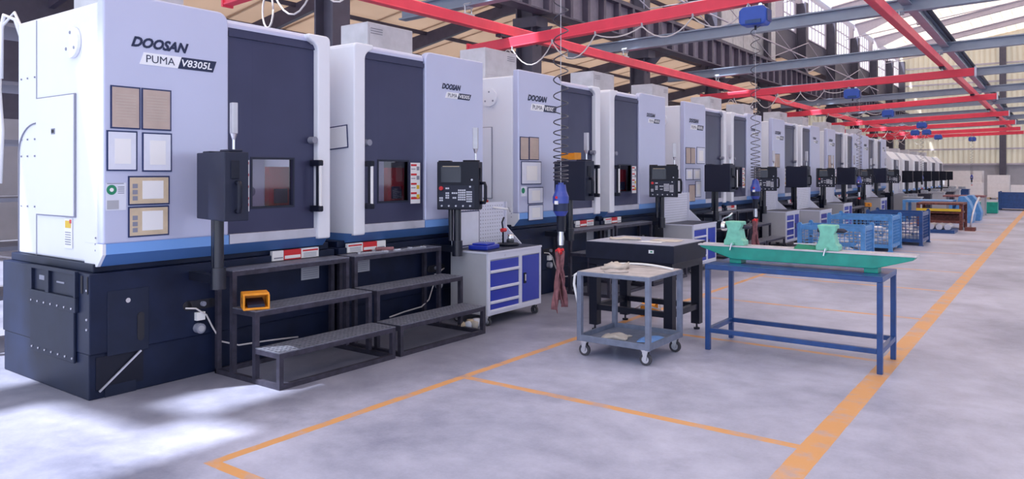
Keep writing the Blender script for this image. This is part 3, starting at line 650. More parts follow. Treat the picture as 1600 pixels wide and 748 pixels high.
# ------------------------------------------------------------------ drawer cabinets
def caster(q, x, y, z, r=.05, fx=.03):
    q.cyl((x - fx * 0, y - .014, r), (x, y + .014, r), r, 18, 'rubber'); q.cyl((x, y - .016, r), (x, y + .016, r), r * .62, 14, 'chrome'); q.cyl((x, y - .02, r), (x, y + .02, r), r * .2, 8)
    q.prism([(x - .03, z - .012), (x + .03, z - .012), (x + .012, r - .012), (x - .012, r - .012)], 'y', y - .026, y - .021, 'chrome'); q.prism([(x - .03, z - .012), (x + .03, z - .012), (x + .012, r - .012), (x - .012, r - .012)], 'y', y + .021, y + .026)
    q.box(x - .035, x + .035, y - .028, y + .028, z - .015, z)
def cabinet(label):
    t = thing('tool_cabinet', label, 'cabinet', group='blue and grey drawer cabinets between the machines')
    w, d = 1.1, .58
    q = MB(); q.box(-d, -.012, 0, w, .13, .85, 'cabgrey'); q.box(-.03, 0, 0, .04, .13, .85, 'cabwhite'); q.box(-.03, 0, w - .03, w, .13, .85); q.box(-.03, 0, 0, w, .13, .19); q.box(-.03, 0, 0, w, .78, .85); q.box(-.03, 0, .62, .68, .13, .85)
    q.cyl((0, .33, .815), (.004, .33, .815), .012, 10, 'silver'); q.build('cabinet_body', t, bevel=.004)
    for z0, z1 in ((.655, .765), (.46, .615), (.295, .42), (.195, .255)):
        q = MB(); q.box(-.03, -.004, .05, .61, z0, z1, 'drawer'); o = q.build('drawer', t, bevel=.003)
        q = MB(); q.prism([(-.004, z0 - .032), (.014, z0 - .03), (.014, z0 - .008), (-.004, z0)], 'y', .045, .615, 'cabwhite'); q.build('drawer_pull', o)
    q = MB(); q.box(-.03, -.004, .69, 1.06, .20, .77, 'drawer'); o = q.build('cabinet_door', t, bevel=.003)
    q = MB(); q.box(-.004, .006, .715, .765, .43, .56, 'black'); q.box(.006, .012, .73, .75, .46, .54, 'chrome'); q.build('door_handle', o)
    q = MB(); q.box(-d - .005, .008, -.008, w + .008, .85, .872, 'cabwhite'); q.box(-d + .01, -.01, .02, w - .02, .872, .877, 'black2'); q.build('worktop', t)
    q = MB(); q.box(-d - .0, -d + .015, .02, w - .02, .87, 1.42, 'cabwhite'); 
    q.box(-d - .0, -d + .05, w - .04, w - .02, .87, 1.42)
    q.m('seam')
    for i in range(20):
        for j in range(11): q.box(-d + .015, -d + .0165, .06 + i * .05, .07 + i * .05, .92 + j * .045, .932 + j * .045)
    q.prism([(-d + .01, 1.12), (-d + .01, .878), (-.3, .878)], 'y', w - .02, w - .005, 'cabwhite'); q.build('pegboard', t)
    for x, y in ((-.06, .06), (-.06, w - .06), (-d + .06, .06), (-d + .06, w - .06)):
        q = MB(); caster(q, x, y, .13); q.build('caster', t)
    return t
c1 = cabinet('blue drawer cabinet with grey pegboard right of the second lathe'); c1.location = (-5.37, 6.88, 0)
for y, l in ((12.7, 'blue drawer cabinet behind the black surface plate, second from the left'), (18.35, 'blue drawer cabinet right of the second hanging wrench, behind the crates'), (19.58, 'blue drawer cabinet standing beside the one behind the crates'), (24.3, 'grey cabinet behind the large blue crate, with small blue doors'), (30.2, 'distant grey cabinet with blue drawers past the fifth pair of lathes'), (36.3, 'farthest grey cabinet with blue drawers before the lower machines')):
    copy_tree(c1, (-5.37 + (0.1 if y < 19 or y > 20 else 0.58), y, 0), label=l)
# things on the first cabinet
q = MB(); q.box(XM + .165, XM + .168, 7.03, 7.42, .89, 1.33, 'frameblue'); o = tag(q.build('document_frame'), 'large white sheet on the pegboard of the first drawer cabinet', 'document', 'framed sheets on the machine fronts')
q = MB(); q.box(XM + .168, XM + .170, 7.045, 7.405, .905, 1.315, 'paper'); q.build('paper', o)
q = MB(); q.box(-.13, .13, -.17, .17, 0, .05, 'drawer'); q.box(-.1, .1, -.13, .1, .05, .075); o = tag(q.build('tool_case', None, (-5.66, 7.17, .877), R(12), bevel=.01), 'flat blue plastic case on the first drawer cabinet', 'case')
q = MB(); q.lathe([(.13, 0), (.14, .02), (.13, .035), (.05, .04)], n=20, m='black'); o = tag(q.build('tool_holder', None, (-5.66, 7.66, .877)), 'black round holder with silver cup on the first drawer cabinet', 'tool holder')
q = MB(); q.lathe([(.05, .03), (.05, .14), (.042, .145), (.03, .14)], (.02, .02, 0), 16, 'chrome'); q.build('cup', o)
q = MB(); q.tube([(-.02, -.08, .03), (-.02, -.08, .2), (-.02, -.1, .3), (-.02, -.06, .36)], .011, 8, 'black'); q.cyl((-.02, -.11, .2), (-.02, -.03, .2), .025, 10, 'red'); q.build('lever', o)
q = MB(); q.cyl((-5.93, 7.7, 1.35), (-5.7, 7.78, 1.33), .012, 8, 'wlabel'); q.cyl((-5.72, 7.77, 1.36), (-5.7, 7.78, 1.30), .02, 8, 'cabgrey'); tag(q.build('peg_hook'), 'white hook arm sticking out from the top of the first pegboard', 'hook')

# ------------------------------------------------------------------ surface plate table
t = thing('surface_plate_table', 'black surface plate table with pale top behind the grey trolley', 'table', (-4.38, 7.42, 0))
w, d = 1.08, .90
q = MB(); q.box(0, w, 0, d, .83, 1.02, 'apron'); q.build('plate_block', t, bevel=.006)
q = MB(); q.box(.01, w - .01, .01, d - .01, 1.02, 1.026, 'granite'); q.build('plate_surface', t)
q = MB(); q.box(.03, w - .03, .03, d - .03, .75, .83, 'black'); 
for y in (.08, d - .08): q.box(.08, w - .08, y - .03, y + .03, .24, .30, 'black')
for x in (.08, w - .08): q.box(x - .03, x + .03, .08, d - .08, .24, .30)
q.build('stand_frame', t)
for x, y in ((.08, .08), (w - .08, .08), (.08, d - .08), (w - .08, d - .08)):
    q = MB(); q.box(x - .05, x + .05, y - .05, y + .05, .07, .76, 'black'); l = q.build('leg', t)
    q = MB(); q.cyl((x, y, 0), (x, y, .02), .035, 12, 'black'); q.cyl((x, y, .02), (x, y, .08), .012, 8, 'steel'); q.build('leveling_foot', l)
q = MB(); q.box(w - .29, w - .23, -.002, 0, .93, .965, 'wlabel'); q.box(w - .27, w - .245, -.003, 0, .94, .955, 'green'); q.build('label_plate', t)
def sheet(name, label, cat, loc, rz, w, d, m, crumple=.01, seed=1, group=None):
    rnd = random.Random(seed); n = 9; vs = []; q = MB().m(m)
    ph = [rnd.uniform(0, 6) for _ in range(4)]
    for k in (0, 1):
        for i in range(n):
            for j in range(n):
                u, v = i / (n - 1) - .5, j / (n - 1) - .5; z = crumple * (1.1 + .5 * sin(9 * u + ph[0]) + .6 * sin(8 * v + 5 * u + ph[1])) + rnd.uniform(0, crumple * .3)
                vs.append((u * w * (1 + .08 * sin(7 * v + ph[2])), v * d * (1 + .1 * sin(6 * u + ph[3])), z if k else .001))
    N = n * n; fs = []
    for k in (0, 1):
        for i in range(n - 1):
            for j in range(n - 1): fs.append((k * N + i * n + j, k * N + (i + 1) * n + j, k * N + (i + 1) * n + j + 1, k * N + i * n + j + 1))
    e = [i * n for i in range(n)] + [(n - 1) * n + j for j in range(1, n)] + [i * n + n - 1 for i in range(n - 2, -1, -1)] + [j for j in range(n - 2, 0, -1)]
    for a in range(len(e)): fs.append((e[a], e[(a + 1) % len(e)], N + e[(a + 1) % len(e)], N + e[a]))
    q.add(vs, fs, crumple > .006); return tag(q.build(name, None, loc, rz), label, cat, group)
sheet('work_glove', 'cream cloth glove lying on the left of the surface plate', 'glove', (-4.08, 7.82, 1.028), R(20), .34, .16, 'cloth', .014, 3)
sheet('cardboard_sheet', 'flat pale cardboard sheet on the right of the surface plate', 'sheet', (-3.62, 7.95, 1.028), R(8), .34, .30, 'cloth', .002, 4)
sheet('paper_sheet', 'white paper in front of the cardboard on the surface plate', 'sheet', (-3.68, 7.68, 1.028), R(5), .26, .14, 'wlabel', .002, 5)

# ------------------------------------------------------------------ trolley
t = thing('trolley', 'grey two-tier steel trolley on casters in front of the surface plate', 'trolley', (-3.84, 6.34, 0))
w, d, s = .78, .76, .045
q = MB(); q.m('cart')
q.box(0, w, 0, s, .79, .83); q.box(0, w, d - s, d, .79, .83); q.box(0, s, 0, d, .79, .83); q.box(w - s, w, 0, d, .79, .83)
q.build('top_frame', t, bevel=.004)
q = MB(); q.box(.01, w - .01, .01, d - .01, .826, .834, 'carttop'); q.build('top_sheet', t)
q = MB(); q.m('cart'); q.box(0, w, 0, s * .5, .15, .21); q.box(0, w, d - s * .5, d, .15, .21); q.box(0, s * .5, 0, d, .15, .21); q.box(w - s * .5, w, 0, d, .15, .21); q.box(.01, w - .01, .01, d - .01, .155, .165, 'cart'); q.build('lower_tray', t, bevel=.003)
for x in (s / 2, w - s / 2):
    for y in (s / 2, d - s / 2):
        q = MB(); q.box(x - s / 2 - .002, x + s / 2 + .002, y - s / 2 - .002, y + s / 2 + .002, .148, .822, 'cart'); q.build('leg', t, bevel=.004)
for x, y in ((.06, .05), (w - .06, .05), (.06, d - .05), (w - .06, d - .05)):
    q = MB(); caster(q, x, y, .15, .058); q.build('caster', t)
q = MB(); q.tube([(.01, .02, .815), (-.035, .02, .79), (-.045, .02, .7), (-.02, .02, .6), (.0, .02, .52)], .014, 8, 'wlabel'); tag(q.build('white_hose', None, (-3.84, 6.34, 0)), 'short white hose curling over the left corner of the grey trolley', 'hose')
sheet('rag', 'crumpled brown-grey rag at the back of the trolley top', 'rag', (-3.62, 6.72, .836), R(15), .24, .2, 'cloth', .03, 11)
sheet('rag', 'flat stained rag at the middle of the trolley top', 'rag', (-3.50, 6.50, .836), R(40), .22, .16, 'carttop', .008, 12)
sheet('rag', 'crumpled cream cloth on the lower tray of the trolley', 'rag', (-3.55, 6.62, .167), R(10), .24, .2, 'cloth', .016, 13)
q = MB(); pts = [(.02 + .73 * k / 12, .60 + .05 * sin(k / 12 * pi), .02 * sin(k / 12 * pi) + .01) for k in range(13)]; q.tube(pts, .012, 6, 'wlabel'); tag(q.build('white_pipe', None, (-3.84, 6.34, .834)), 'thin white bent pipe along the back edge of the trolley top', 'pipe')
sheet('blue_cloth', 'pale blue cloth at the right of the trolley lower tray', 'cloth', (-3.22, 6.72, .167), R(10), .2, .3, 'blue1', .008, 14)

# ------------------------------------------------------------------ blue table with the bench centre
t = thing('work_table', 'blue steel work table carrying the long teal bench centre', 'table', (-2.92, 7.33, 0))
w, d, s = 1.65, .72, .05
q = MB(); q.box(0, w, 0, d, .862, .872, 'tabblue'); q.m('tabblue'); q.box(0, w, 0, s, .82, .862); q.box(0, w, d - s, d, .82, .862); q.box(0, s, 0, d, .82, .862); q.box(w - s, w, 0, d, .82, .862); q.build('table_top', t, bevel=.004)
for x in (s / 2, w - s / 2):
    for y in (s / 2, d - s / 2):
        q = MB(); q.box(x - s / 2 + .001, x + s / 2 - .001, y - s / 2 + .001, y + s / 2 - .001, 0, .819, 'tabblue'); q.build('leg', t, bevel=.004)
for a, b_ in (((s, s / 2), (w - s, s / 2)), ((s, d - s / 2), (w - s, d - s / 2)), ((s / 2, s), (s / 2, d - s)), ((w - s / 2, s), (w - s / 2, d - s))):
    q = MB(); q.bar((*a_, .2) if False else (a[0], a[1], .2), (b_[0], b_[1], .2), .045, .045, 'tabblue'); q.build('stretcher', t, bevel=.003)
t = thing('bench_centre', 'long teal bench centre with two upright heads on the blue table', 'measuring bench', (0, 0, 0))
y0, y1 = 7.55, 7.75; zt = 1.055
q = MB(); q.prism([(-3.07, zt - .015), (-3.05, zt - .035), (-2.72, zt - .14), (-1.38, zt - .14), (-1.06, zt - .045), (-1.04, zt - .015)], 'y', y0, y1, 'teal'); bed = q.build('bed', t, bevel=.006)
q = MB(); q.box(-3.08, -1.03, y0 - .005, y0 + .06, zt - .015, zt, 'waytop'); q.box(-3.08, -1.03, y1 - .06, y1 + .005, zt - .015, zt); q.box(-3.08, -1.03, y0 + .06, y1 - .06, zt - .015, zt - .008); q.build('guide_way', bed)
for x in (-2.7, -1.42):
    q = MB(); q.box(x - .05, x + .07, y0 + .02, y1 - .02, .872, zt - .13, 'teal'); q.build('foot', t, bevel=.004)
for x in (-2.71, -1.80):
    q = MB(); pr_ = [(-.10, 0), (-.10, .05), (-.085, .065), (-.06, .16), (-.07, .2), (-.085, .235), (-.085, .25), (.085, .25), (.085, .2), (.065, .16), (.085, .065), (.11, .05), (.11, 0)]
    q.prism([(x + a * .98, zt + c * .98) for a, c in pr_], 'y', y0 + .01, y1 - .03, 'tealtop'); hd = q.build('head', t, bevel=.008)
    q = MB(); q.cyl((x, y0 - .03, zt + .02), (x, y0 + .03, zt + .02), .02, 12, 'tealtop'); q.cyl((x - .0, y0 - .03, zt + .025), (x - .015, y0 - .04, zt - .045), .008, 8, 'chrome'); q.build('clamp_lever', hd)
    q = MB(); q.cyl((x - .1, 7.65, zt + .19), (x + .14, 7.65, zt + .19), .022, 12, 'steel'); q.cyl((x + .14, 7.65, zt + .19), (x + .17, 7.65, zt + .19), .022, 12, r2=.002); q.build('centre_pin', hd)
    if x < -2: q = MB(); q.tube([(x - .09, 7.64, zt + .2), (x - .14, 7.62, zt + .23), (x - .12, 7.6, zt + .27), (x - .05, 7.6, zt + .30), (x - .02, 7.6, zt + .33)], .009, 6, 'chrome'); q.cyl((x - .14, 7.64, zt + .19), (x - .1, 7.64, zt + .19), .05, 12, 'chrome'); q.build('crank_handle', hd)
q = MB(); q.prism([(-.1, 0), (.12, 0), (.1, .03), (-.06, .05)], 'y', -.05, .06, 'green'); q.box(-.1, .1, -.03, -.01, .045, .055, 'waytop'); q.box(-.06, .12, .01, .03, .04, .05, 'waytop')
tag(q.build('measuring_block', None, (-2.02, 7.64, zt), R(15)), 'small green and grey clamp lying between the two teal heads', 'clamp')

# ------------------------------------------------------------------ crates
def crate(label, loc, w, d, h, solid=False, rz=0, m='crateblue'):
    t = thing('mesh_crate', label, 'crate', loc, rz, 'blue steel crates in the aisle')
    for x in (0, w):
        for y in (0, d):
            q = MB(); q.box(x - .04, x + .04, y - .04, y + .04, 0, h, m); q.box(x - .055, x + .055, y - .055, y + .055, 0, .02); q.prism([(x - .05, h), (x + .05, h), (x + .02, h + .05), (x - .02, h + .05)], 'y', y - .03, y + .03); q.build('corner_post', t)
    q = MB(); q.m(m)
    for z, hh in ((h - .05, .09), (.12, .08)):
        q.box(0, w, -.02, .02, z - hh / 2, z + hh / 2); q.box(0, w, d - .02, d + .02, z - hh / 2, z + hh / 2); q.box(-.02, .02, 0, d, z - hh / 2, z + hh / 2); q.box(w - .02, w + .02, 0, d, z - hh / 2, z + hh / 2)
    q.box(0, w, 0, d, .12, .15, m); q.build('crate_frame', t)
    q = MB(); q.m(m)
    if solid: q.box(0, w, -.01, .01, .12, h - .05); q.box(w - .01, w + .01, 0, d, .12, h - .05); q.build('side_sheet', t)
    else:
        for k in range(1, 8):
            z = .15 + (h - .22) * k / 8; q.box(0, w, -.006, .006, z - .006, z + .006); q.box(0, w, d - .006, d + .006, z - .006, z + .006); q.box(w - .006, w + .006, 0, d, z - .006, z + .006); q.box(-.006, .006, 0, d, z - .006, z + .006)
        n = int(w / .085)
        for k in range(1, n): q.box(w * k / n - .005, w * k / n + .005, -.008, .004, .15, h - .08); q.box(w * k / n - .005, w * k / n + .005, d - .004, d + .008, .15, h - .08)
        n = int(d / .085)
        for k in range(1, n): q.box(w - .004, w + .008, d * k / n - .005, d * k / n + .005, .15, h - .08)
        q.build('wire_mesh', t)
    return t
def contents(label, loc, w, d, seed, n=26, zb=.15):
    rnd = random.Random(seed); q = MB()
    for k in range(n):
        x, y, z = rnd.uniform(.12, w - .12), rnd.uniform(.12, d - .12), zb + rnd.uniform(0, .36); s = rnd.uniform(.05, .1)
        q.T = Matrix.Translation((x, y, z)) @ Matrix.Rotation(rnd.uniform(0, 3), 4, 'Z') @ Matrix.Rotation(rnd.uniform(-.5, .5), 4, 'X')
        if k % 2: q.cyl((0, 0, -s * .4), (0, 0, s * .4), s, 10, rnd.choice(['parts', 'wrap', 'silver']))
        else: q.box(-s, s, -s * .6, s * .6, -s * .4, s * .4, rnd.choice(['wrap', 'parts', 'wrap']))
    q.T = None; q.box(.06, w - .06, .06, d - .06, zb, zb + .05, 'parts')
    o = tag(q.build('machined_parts', None, loc), label, 'metal parts'); o['kind'] = 'stuff'
crate('low blue mesh crate right behind the teal bench centre', (-4.30, 15.9, 0), 1.2, .85, .74); contents('loose metal parts filling the low mesh crate behind the bench centre', (-4.30, 15.9, 0), 1.2, .85, 1)
crate('large light blue crate behind the low mesh crate', (-4.42, 18.85, 0), 1.32, 1.2, .80); contents('white wrapped parts filling the large light blue crate', (-4.42, 18.85, 0), 1.32, 1.2, 2, 40)
crate('dark blue crate with part rows behind the large light blue crate', (-3.95, 20.85, 0), 1.2, 1.25, .82, m='tabblue'); contents('metal parts stacked in the dark blue crate', (-3.95, 20.85, 0), 1.2, 1.25, 3, 40)
crate('dark blue solid-sided crate at the right edge far down the aisle', (-2.35, 43.2, 0), 1.6, 1.3, .85, True, m='tabblue')
q = MB(); q.box(0, 1.0, 0, .9, 0, .1, 'tabblue')
for k in range(4): q.cyl((.15 + k * .22, .1, .18), (.15 + k * .22, .85, .18), .09, 12, 'silver')
tag(q.build('loaded_pallet', None, (-3.5, 25.6, 0)), 'low blue pallet carrying silver bars in front of the rusty rack', 'pallet')
t = thing('rusty_rack', 'rust-brown steel rack with a yellow bar past the crates', 'rack', (-3.75, 27.4, 0))
q = MB(); q.box(0, 1.3, 0, 1.4, .78, .84, 'rust'); q.build('rack_top', t)
q = MB(); q.box(0, 1.25, -.03, .03, .58, .66, 'yellow'); q.build('yellow_bar', t)
q = MB(); q.box(.05, 1.25, .05, 1.35, .5, .56, 'rust'); q.box(.05, 1.25, .05, 1.35, .2, .28); q.box(.1, 1.2, .3, 1.2, .28, .45); q.build('rack_shelf', t)
for x in (.05, 1.25):
    for y in (.05, 1.35): q = MB(); q.box(x - .05, x + .05, y - .05, y + .05, 0, .8, 'rust'); q.build('leg', t)
q = MB(); q.tube([(-2.25, 27.4, .08), (-2.2, 27.6, .5), (-2.15, 28, .8), (-2.1, 28.6, 1.0)], .03, 8, 'silver'); q.box(-2.38, -2.1, 27.1, 27.5, 0, .1, 'rust'); tag(q.build('push_bar', ), 'slanted silver push bar at the right of the rusty rack', 'handle')
for x, y, l in ((-3.05, 31.3, 'nearer of two light blue stamped housings standing in the aisle'), (-2.95, 33.0, 'farther light blue stamped housing standing in the aisle')):
    q = MB(); q.prism([(0, 0), (.55, 0), (.6, .3), (.45, .75), (.3, .95), (.12, .95), (.05, .6), (-.1, .3)], 'y', 0, .9, 'crateblue'); q.prism([(.15, .2), (.4, .2), (.35, .6), (.2, .6)], 'y', -.02, .0, 'blue1'); tag(q.build('blue_housing', None, (x, y, 0), bevel=.04), l, 'machine housing')
t = thing('long_table', 'long light blue table beside the stamped housings', 'table', (-4.7, 31, 0))
q = MB(); q.box(0, 1.6, 0, 1.4, .72, .8, 'crateblue'); q.build('table_top', t)
for x in (.05, 1.55):
    for y in (.05, 1.35): q = MB(); q.box(x - .05, x + .05, y - .05, y + .05, 0, .72, 'crateblue'); q.build('leg', t)
t = thing('work_table', 'rust-topped grey table far down the aisle before the wrapped boxes', 'table', (-4.0, 36.5, 0))
q = MB(); q.box(0, 1.5, 0, 1.2, .78, .85, 'strap'); q.build('table_top', t)
for x in (.06, 1.44):
    for y in (.06, 1.14): q = MB(); q.box(x - .06, x + .06, y - .06, y + .06, 0, .78, 'cabgrey'); q.build('leg', t)
q = MB(); q.box(-2.9, -2.2, 39.4, 40.1, 0, .5, 'teal'); tag(q.build('metal_bin', bevel=.03), 'small dark teal bin beside the rust-topped table', 'bin')
# clutter between the cabinets far down the row
for x, y, s, h, m, l in ((-5.0, 33.2, .6, .9, 'cabgrey', 'grey machine vise stand nearest the far lathes'), (-4.8, 35.2, .5, 1.0, 'steel', 'dark upright tool stand past the grey vise stand'), (-4.9, 38.6, .7, 1.0, 'cabgrey', 'grey cabinet in front of the first low machine'), (-4.7, 41.6, .6, .95, 'steel', 'dark cabinet in front of the second low machine'), (-4.9, 45.2, .7, 1.0, 'cabgrey', 'grey cabinet in front of the third low machine'), (-4.8, 49, .7, .95, 'tabblue', 'blue cabinet in front of the fourth low machine')):
    q = MB(); q.box(0, s, 0, s, .1, h * .9, m); q.box(-.03, s + .03, -.03, s + .03, h * .9, h * .94); q.box(.02, .1, .02, .1, 0, .1); q.box(s - .1, s - .02, .02, .1, 0, .1); q.box(.02, .1, s - .1, s - .02, 0, .1); q.box(s - .1, s - .02, s - .1, s - .02, 0, .1)
    q.box(s * .25, s * .75, s * .3, s * .7, h * .94, h * 1.08, 'parts'); q.cyl((s * .5, s * .2, h * 1.02), (s * .5, s * .9, h * 1.02), .05, 10, 'parts'); tag(q.build('equipment_cabinet', None, (x, y, 0)), l, 'cabinet', 'small cabinets by the far machines')
for x, y, w_, d_, h, l in ((-6.6, 61, 2.3, 2, 1.95, 'tallest white wrapped pallet load against the far wall'), (-5.0, 58.5, .9, 1, 1.15, 'small white wrapped box in front of the tall wrapped load'), (-4.0, 60.5, 1.3, 1.5, 1.65, 'white wrapped pallet load right of the tallest one'), (-2.6, 59, .9, 1, 1.0, 'low white wrapped box at the right before the far wall'), (-6.3, 56, .9, .9, 1.0, 'white wrapped box left of the wrapped loads, behind the tables')):
    q = MB(); q.box(.03, w_ - .03, 0, d_, .14, h, 'wrap'); nb = max(2, int(h / .45))
    for k in range(1, nb): q.box(.02, w_ - .02, -.01, d_ + .01, .14 + (h - .14) * k / nb - .012, .14 + (h - .14) * k / nb + .012, 'wlabel')
    for k in range(3): q.box(w_ * k / 2 * .86, w_ * k / 2 * .86 + w_ * .14, 0, d_, 0, .12, 'tan')
    q.box(0, w_, 0, d_, .12, .14); tag(q.build('wrapped_pallet', None, (x, y, 0)), l, 'wrapped pallet', 'white wrapped pallet loads by the far wall')

# ------------------------------------------------------------------ overhead: rails, cranes, hoists
def channel(q, a, b_, w, h, m):      # closed crane profile with a lower lip
    a, b_ = Vector(a), Vector(b_); q.bar(a, b_, w, h, m); q.bar(a + Vector((0, 0, h / 2)), b_ + Vector((0, 0, h / 2)), w * .45, .03, m); q.bar(a - Vector((0, 0, h / 2)), b_ - Vector((0, 0, h / 2)), w * 1.25, .03, m)
for X, Z, l in ((-9.4, 4.80, 'red crane rail running above the machine row on the left'), (-2.78, 5.03, 'red crane rail running along the aisle at the upper right')):
    t = thing('crane_rail', l, 'crane rail', (X, 0, Z), group='long red crane rails')
    q = MB(); channel(q, (0, 2, 0), (0, 66, 0), .13, .2, 'redbeam'); q.build('rail_profile', t, bevel=.015)
    for y in (5.0, 11.4, 18, 24.7, 31.3, 38, 44.7, 51.3, 58, 64.6):
        q = MB(); zt_ = 5.02 + (X + 10.9) * .028 - Z + .02
        q.cyl((-.0, y - .1, .1), (-.0, y - .1, zt_), .012, 6, 'chrome'); q.cyl((.0, y + .1, .1), (.0, y + .1, zt_), .012, 6); q.box(-.05, .05, y - .14, y + .14, .1, .13, 'chrome'); q.cyl((-.08, y, zt_ + .0), (.08, y, zt_ + .0), .07, 10, 'cabgrey'); q.build('hanger', t)
t = tag(MB().box(-2.66, -2.62, 3, 66, 5.43, 5.66, 'beam').box(-2.74, -2.54, 3, 66, 5.40, 5.43).box(-2.74, -2.54, 3, 66, 5.66, 5.69).build('support_beam'), 'long grey support beam running above the right red crane rail', 'beam')
tag(MB().tube([(-2.47, 3, 5.62), (-2.47, 66, 5.62)], .055, 8, 'black2').build('conduit'), 'black conduit running beside the long grey support beam', 'conduit')
CR = [(6.5, -10.0, 4.40, -1.95, 4.82), (12.6, -10.35, 4.46, -1.95, 4.86), (25.3, -10.2, 4.44, -1.95, 4.72), (34.8, -10.9, 4.38, -1.95, 4.80), (43.3, -10.9, 4.38, -1.95, 4.68), (50, -10.9, 4.4, -1.95, 4.62), (57, -10.9, 4.4, -1.95, 4.60), (62.5, -10.9, 4.4, -1.95, 4.6)]
CL = ['nearest red bridge crane beam, only its left end in view', 'largest red bridge crane beam crossing the top centre', 'red bridge crane beam crossing in front of the third lathe pair', 'red bridge crane beam just behind the one over the third lathe pair',
      'fourth red bridge crane beam crossing the hall', 'fifth red bridge crane beam crossing the far hall', 'sixth red bridge crane beam crossing the far hall', 'farthest red bridge crane beam before the end wall']
def crz(i, x): y, x0, z0, x1, z1 = CR[i]; return z0 + (z1 - z0) * (x - x0) / (x1 - x0)
for i, (y, x0, z0, x1, z1) in enumerate(CR):
    t = thing('bridge_crane', CL[i], 'crane', group='red bridge cranes hung across the hall')
    q = MB(); channel(q, (x0, y, z0), (x1, y, z1), .13, .2, 'redbeam'); q.build('crane_beam', t, bevel=.012)
    for x, z in ((x0, z0), (x1, z1)):
        q = MB(); q.box(x - .02, x + .02, y - .09, y + .09, z - .14, z + .14, 'redbeam' if x == x0 else 'cabwhite'); q.build('end_plate', t)
    for x in (-9.4, -2.78):
        q = MB(); zc = crz(i, x); zr = 4.80 if x < -5 else 5.03
        q.box(x - .07, x + .07, y - .22, y + .22, zr - .17, zr - .1, 'steel'); q.cyl((x, y - .12, zc + .1), (x, y - .12, zr - .15), .015, 6, 'chrome'); q.cyl((x, y + .12, zc + .1), (x, y + .12, zr - .15), .015, 6); q.build('end_carriage', t)
    # festoon cable
    hx = (-4.13, -4.13, -5.24, -5.8, -5.67, -6.3, -6.5, -5.2)[i]; n = 5; pts = []; xa = x0 + 1.2
    rnd = random.Random(i); xs_ = [xa + (hx - .1 - xa) * k / n for k in range(n + 1)]
    for k in range(n):
        sag = rnd.uniform(.16, .55) if k > 1 else .7
        for j in range(8):
            u = j / 8; x = xs_[k] + (xs_[k + 1] - xs_[k]) * u; pts.append((x, y - .07, crz(i, x) - .16 - sag * 4 * u * (1 - u) * .55))
    pts.append((hx - .1, y - .07, crz(i, hx) - .16)); q = MB(); q.tube(pts, .013, 6, 'cable'); q.tube([(xa - .12 + .12 * cos(a), y - .07, crz(i, xa) - .4 + .24 * sin(a)) for a in [k * pi / 8 for k in range(17)]], .013, 6)
    for x in xs_: q.cyl((x, y - .07, crz(i, x) - .19), (x, y - .07, crz(i, x) - .1), .02, 8, 'cabgrey')
    q.build('festoon_cable', t)
def hoist(label):
    t = thing('electric_hoist', label, 'hoist', group='blue electric hoists on the red crane beams')
    q = MB(); r = .07; q.prism([(-.20, -.33), (.18, -.33), (.22, -.27), (.22, -.08), (.17, -.02), (-.17, -.02), (-.24, -.08), (-.24, -.27)], 'y', -.15, .15, 'hoist'); q.build('motor_housing', t, bevel=.03, seg=3)
    q = MB(); q.box(-.12, .14, -.17, .17, -.31, -.25, 'tabblue'); q.box(.22, .235, -.11, .11, -.28, -.08); q.build('end_cover', t)
    for x in (-.1, .1):
        q = MB(); q.cyl((x, -.06, .0), (x, .06, .0), .035, 12, 'chrome'); q.box(x - .02, x + .02, -.05, .05, -.04, .06, 'steel'); q.build('trolley_wheel', t)
    q = MB(); q.cyl((.0, 0, -.40), (0, 0, -.33), .02, 8, 'black'); q.build('cable_outlet', t)
    return t
hs = [(1, -4.13), (0, -4.13), (2, -5.24), (3, -5.8), (4, -5.67), (5, -6.3), (5, -6.9), (6, -6.5), (7, -5.0)]
hl = ['largest blue electric hoist at the top, above the second hanging wrench', 'blue electric hoist above the nearest hanging torque wrench', 'blue electric hoist on the crane beam over the third lathe pair', 'blue electric hoist on the fourth visible crane beam', 'blue hoist, highest of the small cluster at the far beams', 'blue hoist, in the middle right of the far cluster', 'blue hoist, leftmost of the far cluster', 'blue hoist, lowest right of the far cluster', 'small blue hoist alone at the right, under the farthest beam']
h1 = None
for (i, x), l in zip(hs, hl):
    loc = (x, CR[i][0], crz(i, x) - .15)
    if h1 is None: h1 = hoist(l); h1.location = loc
    else: copy_tree(h1, loc, label=l)
